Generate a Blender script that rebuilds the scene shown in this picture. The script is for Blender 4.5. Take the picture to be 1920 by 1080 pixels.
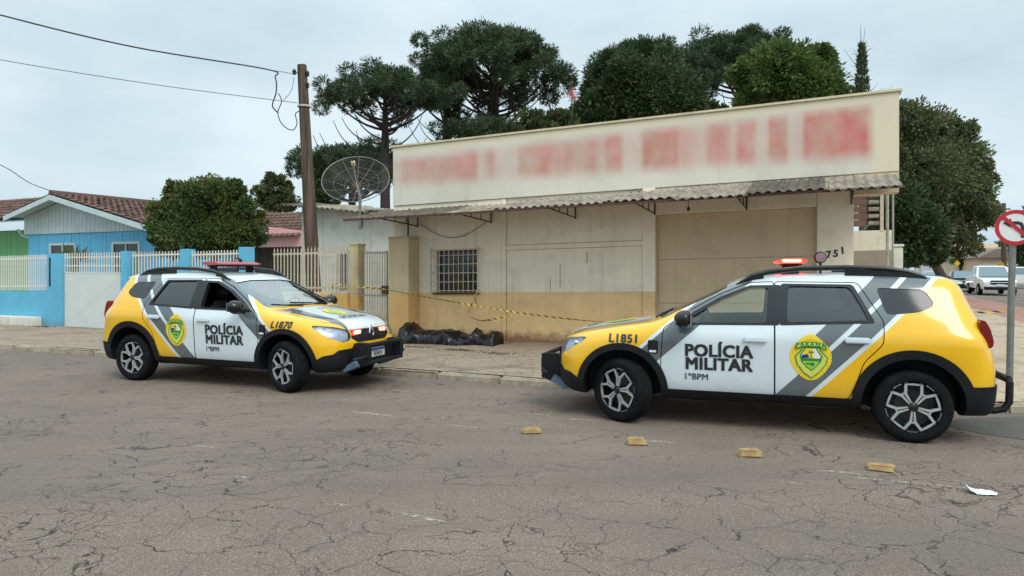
import bpy, bmesh, math, random
import numpy as np
from mathutils import Vector, Matrix
from mathutils.bvhtree import BVHTree
from mathutils.geometry import tessellate_polygon

for o in list(bpy.data.objects):
    bpy.data.objects.remove(o)
SC = bpy.context.scene
COL = SC.collection
R = math.radians
PI = math.pi

# ------------------------------------------------------------------ camera
FPX, CAMH, HORY = 1300.0, 1.585, 505.0          # focal length in photo pixels, eye height, horizon row
cam_d = bpy.data.cameras.new('camera')
cam_d.sensor_width = 36.0
cam_d.lens = FPX / 1920.0 * 36.0
cam_d.shift_y = -(540.0 - HORY) / 1920.0
cam_d.clip_start, cam_d.clip_end = 0.05, 2000.0
cam = bpy.data.objects.new('camera', cam_d)
cam.location = (0, 0, CAMH)
cam.rotation_euler = (R(90), 0, 0)
COL.objects.link(cam)
SC.camera = cam

# ------------------------------------------------------------------ sky and sun (overcast midday)
SUN_EL, SUN_AZ = R(50), R(150)
W = bpy.data.worlds.new('World')
SC.world = W
W.use_nodes = True
nt = W.node_tree
for n in list(nt.nodes):
    nt.nodes.remove(n)
def wn(t, **k):
    n = nt.nodes.new(t)
    for a, b in k.items():
        setattr(n, a, b)
    return n
w_out = wn('ShaderNodeOutputWorld')
w_bg = wn('ShaderNodeBackground')
w_sky = wn('ShaderNodeTexSky', sky_type='NISHITA', sun_disc=False)
w_sky.sun_elevation, w_sky.sun_rotation = SUN_EL, SUN_AZ
w_sky.dust_density, w_sky.air_density = 3.0, 1.0
w_tc = wn('ShaderNodeTexCoord')
w_map = wn('ShaderNodeMapping')
w_map.inputs['Scale'].default_value = (1.0, 1.0, 2.6)
w_noise = wn('ShaderNodeTexNoise')
w_noise.inputs['Scale'].default_value = 2.0
w_noise.inputs['Detail'].default_value = 5.0
w_noise.inputs['Roughness'].default_value = 0.55
w_ramp = wn('ShaderNodeValToRGB')
e = w_ramp.color_ramp.elements
e[0].position, e[0].color = 0.36, (4.55, 5.8, 6.45, 1)
e[1].position, e[1].color = 0.64, (6.4, 7.45, 7.9, 1)
w_sep = wn('ShaderNodeSeparateXYZ')
w_el = wn('ShaderNodeMapRange')                   # overcast sky: brighter towards the zenith
w_el.inputs[1].default_value, w_el.inputs[2].default_value = 0.3, 1.0
w_el.inputs[3].default_value, w_el.inputs[4].default_value = 1.0, 2.0
w_mul = wn('ShaderNodeVectorMath', operation='MULTIPLY')
w_mix = wn('ShaderNodeMix', data_type='RGBA')
w_mix.inputs[0].default_value = 0.92
L = nt.links.new
L(w_tc.outputs['Generated'], w_map.inputs['Vector'])
L(w_map.outputs[0], w_noise.inputs['Vector'])
L(w_noise.outputs['Fac'], w_ramp.inputs['Fac'])
L(w_tc.outputs['Generated'], w_sep.inputs[0])
L(w_sep.outputs['Z'], w_el.inputs[0])
L(w_ramp.outputs['Color'], w_mul.inputs[0])
L(w_el.outputs[0], w_mul.inputs[1])
L(w_sky.outputs['Color'], w_mix.inputs[6])
L(w_mul.outputs[0], w_mix.inputs[7])
L(w_mix.outputs[2], w_bg.inputs['Color'])
w_bg.inputs['Strength'].default_value = 0.1
L(w_bg.outputs[0], w_out.inputs['Surface'])

sun_d = bpy.data.lights.new('sun', 'SUN')
sun_d.energy = 1.5
sun_d.angle = R(30)
sun_d.color = (1.0, 0.96, 0.9)
sun = bpy.data.objects.new('sun', sun_d)
sun.rotation_euler = (R(90) - SUN_EL, 0, PI - SUN_AZ)
sun.location = (0, 0, 30)
COL.objects.link(sun)

SC.view_settings.view_transform = 'Standard'
SC.view_settings.look = 'None'
SC.view_settings.gamma = 1.0
SC.view_settings.exposure = 0.35
SC.view_settings.use_curve_mapping = False

# ------------------------------------------------------------------ helpers
rng = random.Random(11)
STREET = R(25.0)                                  # the street and the fronts run at this angle
CS, SN = math.cos(STREET), math.sin(STREET)
OX, OY = -0.19, 13.82                             # foot of the shop front
GRADE = 0.019                                     # courses of the shop front climb to the right
def S(u, v, z=0.0):
    return Vector((OX + CS*u + SN*v, OY - SN*u + CS*v, z))
def at(px, py, depth):
    return Vector(((px-960)/FPX*depth, depth, CAMH + (HORY-py)/FPX*depth))
def tag(o, label=None, cat=None, group=None, kind=None):
    if label: o['label'] = label
    if cat: o['category'] = cat
    if group: o['group'] = group
    if kind: o['kind'] = kind
    return o
def link(name, data, parent=None):
    o = bpy.data.objects.new(name, data)
    COL.objects.link(o)
    if parent is not None:
        o.parent = parent
    return o
def thing(name, label, cat, loc, rz=0.0, group=None):
    o = link(name, None)
    o.location = loc
    o.rotation_euler = (0, 0, rz)
    o.empty_display_size = 0.2
    return tag(o, label, cat, group)
def sthing(name, label, cat, u, v, z=0.15, group=None):
    """a thing standing in the street frame; its parts are built with uvz coordinates relative to (u, v)"""
    return thing(name, label, cat, S(u, v, z + GRADE*u), -STREET, group)
def inst(src, parent, loc=None, rot=None, scale=None):
    o = src.copy()
    COL.objects.link(o)
    o.parent = parent
    if loc is not None: o.location = loc
    if rot is not None: o.rotation_euler = rot
    if scale is not None: o.scale = scale
    return o
def copy_tree(o, parent=None):
    c = o.copy()
    COL.objects.link(c)
    c.parent = parent
    for ch in list(o.children):
        copy_tree(ch, c)
    return c

class MB:
    """collects geometry for one mesh"""
    def __init__(s):
        s.v, s.f, s.m = [], [], []
    def add(s, vs, fs, m=0):
        b = len(s.v)
        s.v += [tuple(p) for p in vs]
        s.f += [tuple(i+b for i in f) for f in fs]
        s.m += [m]*len(fs)
        return s
    def box(s, x0, x1, y0, y1, z0, z1, m=0, g=0.0):
        vs = [(x, y, z + g*x) for z in (z0, z1) for (x, y) in ((x0, y0), (x1, y0), (x1, y1), (x0, y1))]
        return s.add(vs, [(3,2,1,0), (4,5,6,7), (0,1,5,4), (1,2,6,5), (2,3,7,6), (3,0,4,7)], m)
    def bbox(s, x0, x1, y0, y1, z0, z1, b=0.01, m=0, g=0.0):
        bm = bmesh.new()
        bmesh.ops.create_cube(bm, size=1)
        for v in bm.verts:
            v.co = Vector(((x0+x1)/2 + v.co.x*(x1-x0), (y0+y1)/2 + v.co.y*(y1-y0), (z0+z1)/2 + v.co.z*(z1-z0)))
        bmesh.ops.bevel(bm, geom=bm.edges[:], offset=b, segments=2, affect='EDGES', clamp_overlap=True)
        for v in bm.verts: v.co.z += g*v.co.x
        return s.bm(bm, m)
    def bm(s, bm, m=0, mat=None):
        bm.verts.index_update()
        vs = [(mat @ v.co if mat else v.co)[:] for v in bm.verts]
        s.add(vs, [[v.index for v in f.verts] for f in bm.faces], m)
        bm.free()
        return s
    def tube(s, pts, r, n=8, m=0, cap=True):
        pts = [Vector(p) for p in pts]
        rs = r if isinstance(r, (list, tuple)) else [r]*len(pts)
        up = Vector((0, 0, 1))
        ring = []
        prev = None
        for i, p in enumerate(pts):
            d = (pts[min(i+1, len(pts)-1)] - pts[max(i-1, 0)])
            d = d.normalized() if d.length > 1e-9 else Vector((0, 0, 1))
            if prev is None:
                a = d.cross(up)
                if a.length < 1e-3: a = d.cross(Vector((1, 0, 0)))
            else:
                a = prev - d*prev.dot(d)
            a.normalize()
            prev = a
            b = d.cross(a)
            ring.append([p + (a*math.cos(2*PI*k/n) + b*math.sin(2*PI*k/n))*rs[i] for k in range(n)])
        vs = [q for rg in ring for q in rg]
        fs = []
        for i in range(len(pts)-1):
            for k in range(n):
                fs.append((i*n+k, i*n+(k+1) % n, (i+1)*n+(k+1) % n, (i+1)*n+k))
        if cap:
            fs.append(tuple(range(n))[::-1])
            fs.append(tuple((len(pts)-1)*n+k for k in range(n)))
        return s.add(vs, fs, m)
    def lathe(s, prof, n=24, m=0, axis='z', c=(0, 0, 0), close=False):
        """prof: (radius, height) pairs"""
        vs, fs = [], []
        for (r, h) in prof:
            for k in range(n):
                a = 2*PI*k/n
                x, y = r*math.cos(a), r*math.sin(a)
                p = {'z': (x, y, h), 'y': (x, h, y), 'x': (h, x, y)}[axis]
                vs.append((p[0]+c[0], p[1]+c[1], p[2]+c[2]))
        q = len(prof)
        for i in range(q if close else q-1):
            for k in range(n):
                j = (i+1) % q
                fs.append((i*n+k, i*n+(k+1) % n, j*n+(k+1) % n, j*n+k))
        return s.add(vs, fs, m)
    def prism(s, poly, t0, t1, axis='y', m=0):
        """poly in the two other axes, extruded from t0 to t1"""
        def P(a, b, t):
            return {'y': (a, t, b), 'x': (t, a, b), 'z': (a, b, t)}[axis]
        n = len(poly)
        vs = [P(a, b, t0) for a, b in poly] + [P(a, b, t1) for a, b in poly]
        fs = [tuple(range(n)), tuple(range(n, 2*n))[::-1]]
        fs += [((i+1) % n, i, n+i, n+(i+1) % n) for i in range(n)]
        return s.add(vs, fs, m)
    def mesh(s, name, mats=(), smooth=None, fixn=False):
        me = bpy.data.meshes.new(name)
        me.from_pydata(s.v, [], s.f)
        for mt in (mats if isinstance(mats, (list, tuple)) else [mats]):
            me.materials.append(mt)
        if any(s.m): me.polygons.foreach_set('material_index', s.m)
        if fixn:
            bm = bmesh.new(); bm.from_mesh(me)
            bmesh.ops.recalc_face_normals(bm, faces=bm.faces[:])
            bm.to_mesh(me); bm.free()
        if smooth is not None:
            me.shade_smooth()
            me.set_sharp_from_angle(angle=R(smooth))
        me.update()
        return me
    def build(s, name, mats=(), parent=None, smooth=None, fixn=True):
        return link(name, s.mesh(name, mats, smooth, fixn), parent)

# ------------------------------------------------------------------ materials
class NT:
    """short-hand for node trees"""
    def __init__(s, name):
        s.mat = bpy.data.materials.new(name)
        s.mat.use_nodes = True
        s.t = s.mat.node_tree
        s.b = s.t.nodes['Principled BSDF']
        s.out = s.t.nodes['Material Output']
    def node(s, t, **k):
        n = s.t.nodes.new(t)
        for a, b in k.items(): setattr(n, a, b)
        return n
    def put(s, sock, v):
        if isinstance(v, bpy.types.NodeSocket): s.t.links.new(v, sock)
        elif isinstance(v, (tuple, list)) and len(v) == 3 and sock.type == 'RGBA': sock.default_value = (*v, 1)
        else: sock.default_value = v
    def set(s, **k):
        nm = {'color': 'Base Color', 'rough': 'Roughness', 'metal': 'Metallic', 'spec': 'Specular IOR Level', 'coat': 'Coat Weight',
              'trans': 'Transmission Weight', 'emit': 'Emission Color', 'estr': 'Emission Strength', 'normal': 'Normal', 'alpha': 'Alpha', 'coatr': 'Coat Roughness'}
        for a, v in k.items(): s.put(s.b.inputs[nm[a]], v)
        return s.mat
    def coord(s, kind='Object'):
        return s.node('ShaderNodeTexCoord').outputs[kind]
    def xyz(s, v=None):
        n = s.node('ShaderNodeSeparateXYZ')
        s.put(n.inputs[0], v if v is not None else s.coord())
        return n.outputs[0], n.outputs[1], n.outputs[2]
    def m(s, op, a, b=0.0, c=None):
        n = s.node('ShaderNodeMath', operation=op)
        s.put(n.inputs[0], a); s.put(n.inputs[1], b)
        if c is not None: s.put(n.inputs[2], c)
        return n.outputs[0]
    def mix(s, f, a, b, blend='MIX'):
        n = s.node('ShaderNodeMix', data_type='RGBA', blend_type=blend)
        s.put(n.inputs[0], f); s.put(n.inputs[6], a); s.put(n.inputs[7], b)
        return n.outputs[2]
    def maps(s, v, scale=(1, 1, 1), loc=(0, 0, 0), rot=(0, 0, 0)):
        n = s.node('ShaderNodeMapping')
        s.put(n.inputs[0], v)
        n.inputs['Scale'].default_value = scale; n.inputs['Location'].default_value = loc; n.inputs['Rotation'].default_value = rot
        return n.outputs[0]
    def noise(s, v=None, scale=5.0, detail=4.0, rough=0.55, dist=0.0, col=False):
        n = s.node('ShaderNodeTexNoise')
        if v is None: v = s.coord()
        s.put(n.inputs['Vector'], v)
        s.put(n.inputs['Scale'], scale); s.put(n.inputs['Detail'], detail); s.put(n.inputs['Roughness'], rough); s.put(n.inputs['Distortion'], dist)
        return n.outputs['Color' if col else 'Fac']
    def vor(s, v, scale, feature='F1', out='Distance', rnd=1.0):
        n = s.node('ShaderNodeTexVoronoi', feature=feature)
        s.put(n.inputs['Vector'], v); s.put(n.inputs['Scale'], scale); s.put(n.inputs['Randomness'], rnd)
        return n.outputs[out]
    def ramp(s, f, *stops, interp='LINEAR'):
        n = s.node('ShaderNodeValToRGB')
        n.color_ramp.interpolation = interp
        el = n.color_ramp.elements
        while len(el) < len(stops): el.new(0.5)
        for e_, (p, c) in zip(el, stops):
            e_.position = p
            e_.color = (c, c, c, 1) if isinstance(c, (int, float)) else (*c, 1)
        s.put(n.inputs[0], f)
        return n.outputs['Color']
    def rng(s, f, a, b, c=0.0, d=1.0, smooth=False):
        n = s.node('ShaderNodeMapRange')
        if smooth: n.interpolation_type = 'SMOOTHSTEP'
        s.put(n.inputs[0], f)
        for i, x in enumerate((a, b, c, d)): s.put(n.inputs[i+1], x)
        return n.outputs[0]
    def bump(s, h, strength=0.3, dist=0.01):
        n = s.node('ShaderNodeBump')
        s.put(n.inputs['Height'], h); n.inputs['Strength'].default_value = strength; n.inputs['Distance'].default_value = dist
        return n.outputs[0]
M = {}
def plain(key, col, rough=0.6, metal=0.0, spec=0.5, var=0.12, scale=6.0, coat=0.0, bump=0.0, bscale=60.0, emit=None, estr=0.0):
    n = NT(key)
    c = n.mix(n.rng(n.noise(scale=scale), 0.3, 0.7), tuple(x*(1-var) for x in col), tuple(min(1, x*(1+var)) for x in col))
    k = dict(color=c, rough=rough, metal=metal, spec=spec, coat=coat)
    if bump: k['normal'] = n.bump(n.noise(scale=bscale), bump, 0.01)
    if emit: k['emit'] = emit; k['estr'] = estr
    M[key] = n.set(**k)
    return M[key]
def lin(r, g, b):
    return tuple(((x/255+0.055)/1.055)**2.4 if x > 10 else x/255/12.92 for x in (r, g, b))
# ------------------------------------------------------------------ ground, road, pavements
def mat_asphalt():
    n = NT('asphalt')
    p = n.coord()
    warp = n.noise(p, 1.3, 3, 0.6, col=True)
    wv = n.node('ShaderNodeVectorMath', operation='MULTIPLY_ADD')
    n.put(wv.inputs[0], warp); wv.inputs[1].default_value = (0.8, 0.8, 0); n.put(wv.inputs[2], p)
    fine = n.noise(p, 16, 3, 0.6, col=True)
    wv2 = n.node('ShaderNodeVectorMath', operation='MULTIPLY_ADD')
    n.put(wv2.inputs[0], fine); wv2.inputs[1].default_value = (0.09, 0.09, 0); n.put(wv2.inputs[2], wv.outputs[0])
    pw = wv2.outputs[0]
    big = n.noise(p, 0.45, 3, 0.6)
    mid = n.noise(n.maps(p, loc=(7, 3, 0)), 1.1, 4, 0.6)
    d1 = n.vor(pw, 2.0, 'DISTANCE_TO_EDGE')
    d2 = n.vor(pw, 5.5, 'DISTANCE_TO_EDGE')
    d3 = n.vor(n.maps(pw, scale=(.6, 1.7, 1), loc=(3.3, 1.2, 0), rot=(0, 0, STREET)), 2.6, 'DISTANCE_TO_EDGE')
    near = n.rng(n.xyz(p)[1], 3.6, 6.2, 0.17, 0.0)
    z1 = n.rng(n.m('ADD', mid, near), 0.47, 0.6)
    z2 = n.rng(n.noise(n.maps(p, loc=(2.0, 9.5, 0)), 0.5, 3, 0.6), 0.51, 0.61)
    w1 = n.m('MULTIPLY', n.rng(n.noise(p, 2.6, 2), 0.45, 0.7), 0.006)
    c1 = n.m('MULTIPLY', n.rng(n.m('SUBTRACT', d1, w1), -0.001, n.m('ADD', .006, n.m('MULTIPLY', near, .035)), 1, 0), z1)
    c2 = n.m('MULTIPLY', n.rng(d2, 0.004, 0.028, 1, 0), z2)
    c3 = n.m('MULTIPLY', n.rng(d3, 0.002, 0.016, 1, 0), n.rng(big, 0.44, 0.56))
    crack = n.m('MAXIMUM', n.m('MAXIMUM', c1, c2), c3)
    grit = n.noise(p, 75, 3, 0.75)
    stone = n.vor(p, 48, 'F1')
    base = n.mix(n.rng(big, 0.3, 0.7), lin(127, 114, 102), lin(152, 137, 123))
    base = n.mix(n.m('MULTIPLY', n.rng(mid, 0.5, 0.75), 0.35), base, lin(120, 115, 112))
    reddish = n.rng(n.noise(n.maps(p, loc=(11, 5, 0)), 0.8, 3), 0.45, 0.75)
    base = n.mix(n.m('MULTIPLY', reddish, 0.3), base, lin(146, 129, 118))
    base = n.mix(n.rng(grit, 0.38, 0.62, 0.0, 0.74), base, lin(84, 75, 67))
    base = n.mix(n.m('MULTIPLY', n.rng(stone, 0.05, 0.36, 1, 0), 0.45), base, lin(196, 184, 168))
    # worn pale scuffs along the driving direction and dark oil stains
    sc = n.noise(n.maps(p, scale=(0.7, 6.0, 1), rot=(0, 0, STREET)), 1.4, 4, 0.65)
    base = n.mix(n.rng(sc, 0.67, 0.76, 0, 0.34), base, lin(196, 188, 174))
    lane = n.noise(n.maps(p, scale=(.12, .9, 1), rot=(0, 0, STREET), loc=(0, 2.2, 0)), 1.0, 3, .5)
    base = n.mix(n.rng(lane, .40, .62, 0, .42), base, lin(98, 91, 85))
    oil = n.noise(n.maps(p, scale=(0.6, 1.6, 1), rot=(0, 0, STREET), loc=(1.7, 4.2, 0)), 1.0, 4, 0.6)
    base = n.mix(n.rng(oil, 0.6, 0.76, 0, 0.5), base, lin(84, 80, 78))
    base = n.mix(n.m('MULTIPLY', crack, 0.9), base, lin(40, 36, 33))
    return n.set(color=base, rough=0.88, spec=0.3, normal=n.bump(grit, 0.6, 0.012))
M['asphalt'] = mat_asphalt()
def mat_patch():
    n = NT('asphalt_patch')
    p = n.coord()
    base = n.mix(n.rng(n.noise(p, 1.5, 4), 0.3, 0.7), lin(84, 81, 77), lin(112, 107, 100))
    base = n.mix(n.rng(n.noise(p, 160, 2), 0.35, 0.65, 0, 0.45), base, lin(62, 62, 62))
    return n.set(color=base, rough=0.9, spec=0.3, normal=n.bump(n.noise(p, 80, 3, .7), 0.6, 0.012))
M['patch'] = mat_patch()
def mat_pavement(key, a, b, dark, sc=(0.5, 3.0, 1)):
    n = NT(key)
    p = n.coord()
    st = n.noise(n.maps(p, scale=sc, rot=(0, 0, STREET)), 2.2, 5, 0.65)
    base = n.mix(n.rng(st, 0.3, 0.7), a, b)
    # irregular set stones, joints only a little darker
    cell = n.vor(n.maps(p, scale=(1.0, 1.5, 1), rot=(0, 0, STREET)), 5.5, 'DISTANCE_TO_EDGE')
    cid = n.vor(n.maps(p, scale=(1.0, 1.5, 1), rot=(0, 0, STREET)), 5.5, 'F1', 'Color')
    base = n.mix(0.22, base, n.mix(n.xyz(cid)[0], a, b))
    joint = n.rng(cell, 0.01, 0.07, 1, 0)
    base = n.mix(n.m('MULTIPLY', joint, n.rng(n.noise(p, 3.0), 0.35, 0.65, 0.1, 0.75)), base, dark)
    base = n.mix(n.rng(n.noise(p, 0.9, 4), 0.55, 0.72, 0, 0.65), base, dark)
    base = n.mix(n.rng(n.noise(p, 90, 2), 0.4, 0.7, 0, 0.3), base, dark)
    h = n.m('SUBTRACT', n.noise(p, 40, 3), n.m('MULTIPLY', joint, 1.2))
    return n.set(color=base, rough=0.92, spec=0.25, normal=n.bump(h, 0.5, 0.01))
M['pavement'] = mat_pavement('pavement', lin(142, 125, 107), lin(172, 157, 136), lin(74, 66, 56))
M['dirt'] = mat_pavement('dirt', lin(170, 152, 130), lin(196, 180, 156), lin(120, 104, 84), (1, 1.6, 1))
M['brick_walk'] = mat_pavement('brick_walk', lin(160, 118, 104), lin(182, 142, 126), lin(116, 88, 78))
plain('kerb', lin(158, 146, 128), 0.9, var=0.3, scale=9, bump=0.5, bscale=40)
plain('soil', lin(122, 112, 84), 0.95, var=0.3, scale=1.2)

def sheet(name, pts, z, mat, kind='structure'):
    mb = MB()
    mb.add([(p[0], p[1], z) for p in pts], [tuple(range(len(pts)))])
    o = mb.build(name, mat, fixn=False)
    if o.data.polygons[0].normal.z < 0: o.data.flip_normals()
    return tag(o, kind=kind)
sheet('ground', [(-700, -300), (700, -300), (700, 1100), (-700, 1100)], -0.05, M['soil'])

RC, RR = (4.7, 4.15), 7.9                          # corner of the two kerbs
def kerb_v(u):
    if u < 0: return -3.78 + 0.052*u
    if u < RC[0]: return -3.78 + (RC[1]-RR+3.78)*u/RC[0]
    return RC[1] - math.sqrt(max(0, RR**2 - (u-RC[0])**2))
us = [-70, -50, -34, -26, -20, -16, -12, -8, -4, 0, 2.4, 4.7] + [RC[0] + RR*math.sin(a) for a in np.linspace(0.08, PI/2, 22)]
road = MB()
vs, fs = [], []
for u in us:
    vs.append(S(u, -60)); vs.append(S(u, kerb_v(u) + 0.05))
for i in range(len(us)-1):
    fs.append((2*i, 2*i+2, 2*i+3, 2*i+1))
road.add(vs, fs)
ue = us[-1]
road.add([S(ue, -60), S(70, -60), S(70, 1.0), S(24, 1.0), S(24, 4.15), S(ue, 4.15)], [(0, 1, 2, 3, 4, 5)])
road.add([S(ue, 4.15), S(24, 4.15), S(24, 220), S(ue, 220)], [(0, 1, 2, 3)])
road.v = [(x, y, 0.0) for x, y, z in road.v]
tag(road.build('road', M['asphalt'], fixn=False), kind='structure')
pp = [S(7.4, -3.62), S(8.4, -3.05), S(10.2, -1.6), S(12.2, 2.2), S(20, 3), S(21, -6), S(12, -5.8), S(9.2, -5.0), S(8.1, -4.75), S(7.3, -4.5), S(6.9, -4.1)]
sheet('road_patch', [(p.x, p.y) for p in pp], 0.004, M['patch'])

def mat_paint_worn():
    n = NT('worn_paint')
    p = n.coord()
    tr = n.node('ShaderNodeBsdfTransparent')
    mx = n.node('ShaderNodeMixShader')
    n.set(color=lin(186, 178, 164), rough=.9)
    n.put(mx.inputs[0], n.m('MULTIPLY', n.rng(n.noise(p, 22, 4, .7), .42, .62), .75))
    n.t.links.new(tr.outputs[0], mx.inputs[1]); n.t.links.new(n.b.outputs[0], mx.inputs[2]); n.t.links.new(mx.outputs[0], n.out.inputs[0])
    return n.mat
M['worn_paint'] = mat_paint_worn()
for (px, py, ln_, wd_) in ((697, 776, .62, .10), (385, 838, .2, .05), (1085, 787, .5, .07), (1010, 778, .3, .06), (640, 947, .14, .05), (792, 971, .35, .05), (450, 895, .18, .04), (1590, 887, .5, .05), (1230, 828, .5, .06), (1480, 905, .16, .04), (1700, 905, .9, .04), (870, 800, .6, .05)):
    dd_ = CAMH*FPX/(py-HORY)
    cx_, cy_ = (px-960)/FPX*dd_, dd_
    a_ = -STREET + rng.uniform(-.08, .12)
    ring_ = []
    for k in range(14):
        q = 2*PI*k/14
        rx_, ry_ = ln_/2*math.cos(q)*rng.uniform(.8, 1.1), wd_/2*math.sin(q)*rng.uniform(.7, 1.2)
        ring_.append((cx_ + rx_*math.cos(a_) - ry_*math.sin(a_), cy_ + rx_*math.sin(a_) + ry_*math.cos(a_)))
    sheet('road_marking', ring_, 0.003, M['worn_paint'])
def base_z(u):
    return max(0.10, 0.15 + GRADE*u) if u < 7.2 else max(0.14, 0.287 - 0.05*(u-7.2))
def walk_z(u, v):
    k = kerb_v(min(u, 12.55))
    t = min(1, max(0, (v-k)/(0-k))) if k < -0.3 else 1.0
    return 0.094 + (base_z(u)-0.094)*t
def grid(name, ulist, vfun, nv, mat, zj=0.008):
    mb = MB()
    vs, fs = [], []
    for u in ulist:
        a, b = vfun(u)
        for j in range(nv+1):
            v = a + (b-a)*j/nv
            p = S(u, v, walk_z(u, v) + (rng.uniform(-zj, zj) if 0 < j < nv else 0))
            vs.append(p)
    for i in range(len(ulist)-1):
        for j in range(nv):
            q = i*(nv+1)+j
            fs.append((q, q+nv+1, q+nv+2, q+1))
    mb.add(vs, fs)
    o = mb.build(name, mat, smooth=60, fixn=False)
    return tag(o, kind='structure')
walk = grid('sidewalk', list(np.linspace(-40, 7.0, 110)), lambda u: (kerb_v(u)+0.10, 0.6), 10, M['pavement'])
grid('dirt_lot', list(np.linspace(7.0, 10.6, 16)), lambda u: (kerb_v(u)+0.10, 46), 24, M['dirt'], 0.015)
grid('brick_sidewalk', list(np.linspace(10.6, 12.5, 10)), lambda u: (kerb_v(u)+0.10, 90), 20, M['brick_walk'], 0.003)

# kerb stones, one by one along the front and round the corner
path = []
for u in np.arange(-17.5, 12.4, 0.05): path.append((u, kerb_v(u)))
for v in np.arange(4.2, 24, 0.05): path.append((12.6, v))
kmesh = []
for k in range(4):
    mb = MB()
    mb.bbox(-0.5, 0.5, -0.07, 0.07, -0.06, 0.098, 0.026)
    mb.v = [(x + rng.uniform(-.006, .006), y + rng.uniform(-.008, .008), z + rng.uniform(-.006, .006)) for x, y, z in mb.v]
    kmesh.append(mb.mesh('kerb_stone', M['kerb'], smooth=50))
last, acc, i0 = path[0], 0.0, 0
want = rng.uniform(0.85, 1.15)
start = path[0]
for p in path[1:]:
    acc = math.hypot(p[0]-start[0], p[1]-start[1])
    if acc >= want:
        a, b = S(*start), S(*p)
        o = link('kerb_stone', kmesh[rng.randrange(4)], walk)
        o.location = ((a.x+b.x)/2, (a.y+b.y)/2, rng.uniform(-0.006, 0.004))
        o.rotation_euler = (rng.uniform(-.02, .02), 0, math.atan2(b.y-a.y, b.x-a.x))
        o.scale = (acc-0.014, 1, 1)
        start = p; want = rng.uniform(0.8, 1.15)
mb = MB()
mb.box(12.53, 12.67, 24, 90, -.05, .098)
mb.v = [S(*p) for p in mb.v]
mb.build('kerb_run', M['kerb'], walk)
mb = MB()
mb.box(-70, -17.5, -.07, .07, -.05, .098)
mb.v = [S(x, y + kerb_v(x), z) for x, y, z in mb.v]
mb.build('kerb_run', M['kerb'], walk)
# ------------------------------------------------------------------ the shop with the long sign
def mat_wall(key, top, low=None, band=0.98, grime=0.5, zoff=0.0, footw=0.85, patina=lin(120, 108, 88)):
    """painted render: top colour, ochre dado below `band` (courses follow the grade), rain streaks, scuffs at the foot"""
    n = NT(key)
    p = n.coord()
    x, y, z = n.xyz(p)
    zz = n.m('SUBTRACT', n.m('SUBTRACT', z, n.m('MULTIPLY', x, GRADE)), zoff)
    t = n.mix(n.rng(n.noise(p, 1.3, 4), 0.3, 0.7), tuple(c*.93 for c in top), tuple(min(1, c*1.05) for c in top))
    streak = n.noise(n.maps(p, scale=(9, 9, 0.6)), 1.0, 4, 0.6)
    t = n.mix(n.rng(streak, 0.52, 0.75, 0, 0.34*grime), t, patina)
    if low:
        lo = n.mix(n.rng(n.noise(p, 2.2, 4), 0.3, 0.7), tuple(c*.88 for c in low), tuple(min(1, c*1.08) for c in low))
        lo = n.mix(n.rng(streak, 0.5, 0.75, 0, 0.26*grime), lo, lin(160, 122, 76))
        pale = n.noise(n.maps(p, scale=(1, 1, 1.6), loc=(4.1, 0, 1.3)), 3.5, 5, 0.7)
        lo = n.mix(n.rng(pale, 0.69, 0.74, 0, 0.55), lo, lin(206, 192, 168))
        edge = n.m('ADD', zz, n.m('MULTIPLY', n.m('SUBTRACT', n.noise(p, 18, 2), 0.5), 0.012))
        t = n.mix(n.m('GREATER_THAN', edge, band), lo, t)
    foot = n.m('SUBTRACT', n.m('MULTIPLY', n.noise(p, 6, 4), 0.36), n.m('MULTIPLY', zz, 1.0))
    t = n.mix(n.rng(foot, -0.06, 0.12, 0, footw), t, lin(128, 96, 76))
    blot = n.noise(n.maps(p, scale=(.8, .8, 1.3), loc=(2.7, 1.1, .4)), 1.9, 5, .65)
    t = n.mix(n.rng(blot, .52, .68, 0, .30*grime), t, patina)
    spots = n.noise(p, 11, 5, 0.7)
    t = n.mix(n.rng(spots, 0.66, 0.76, 0, 0.3*grime), t, lin(96, 84, 68))
    return n.set(color=t, rough=0.9, spec=0.2, normal=n.bump(n.noise(p, 55, 4), 0.22, 0.01))
CREAM, OCHRE = lin(242, 232, 210), lin(236, 200, 148)
M['shopwall'] = mat_wall('shop_wall', CREAM, OCHRE)
M['pier'] = mat_wall('pier_wall', lin(206, 188, 154), lin(212, 174, 114), 0.98)
M['beam'] = mat_wall('beam_paint', lin(214, 200, 168), None, grime=0.8)
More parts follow.
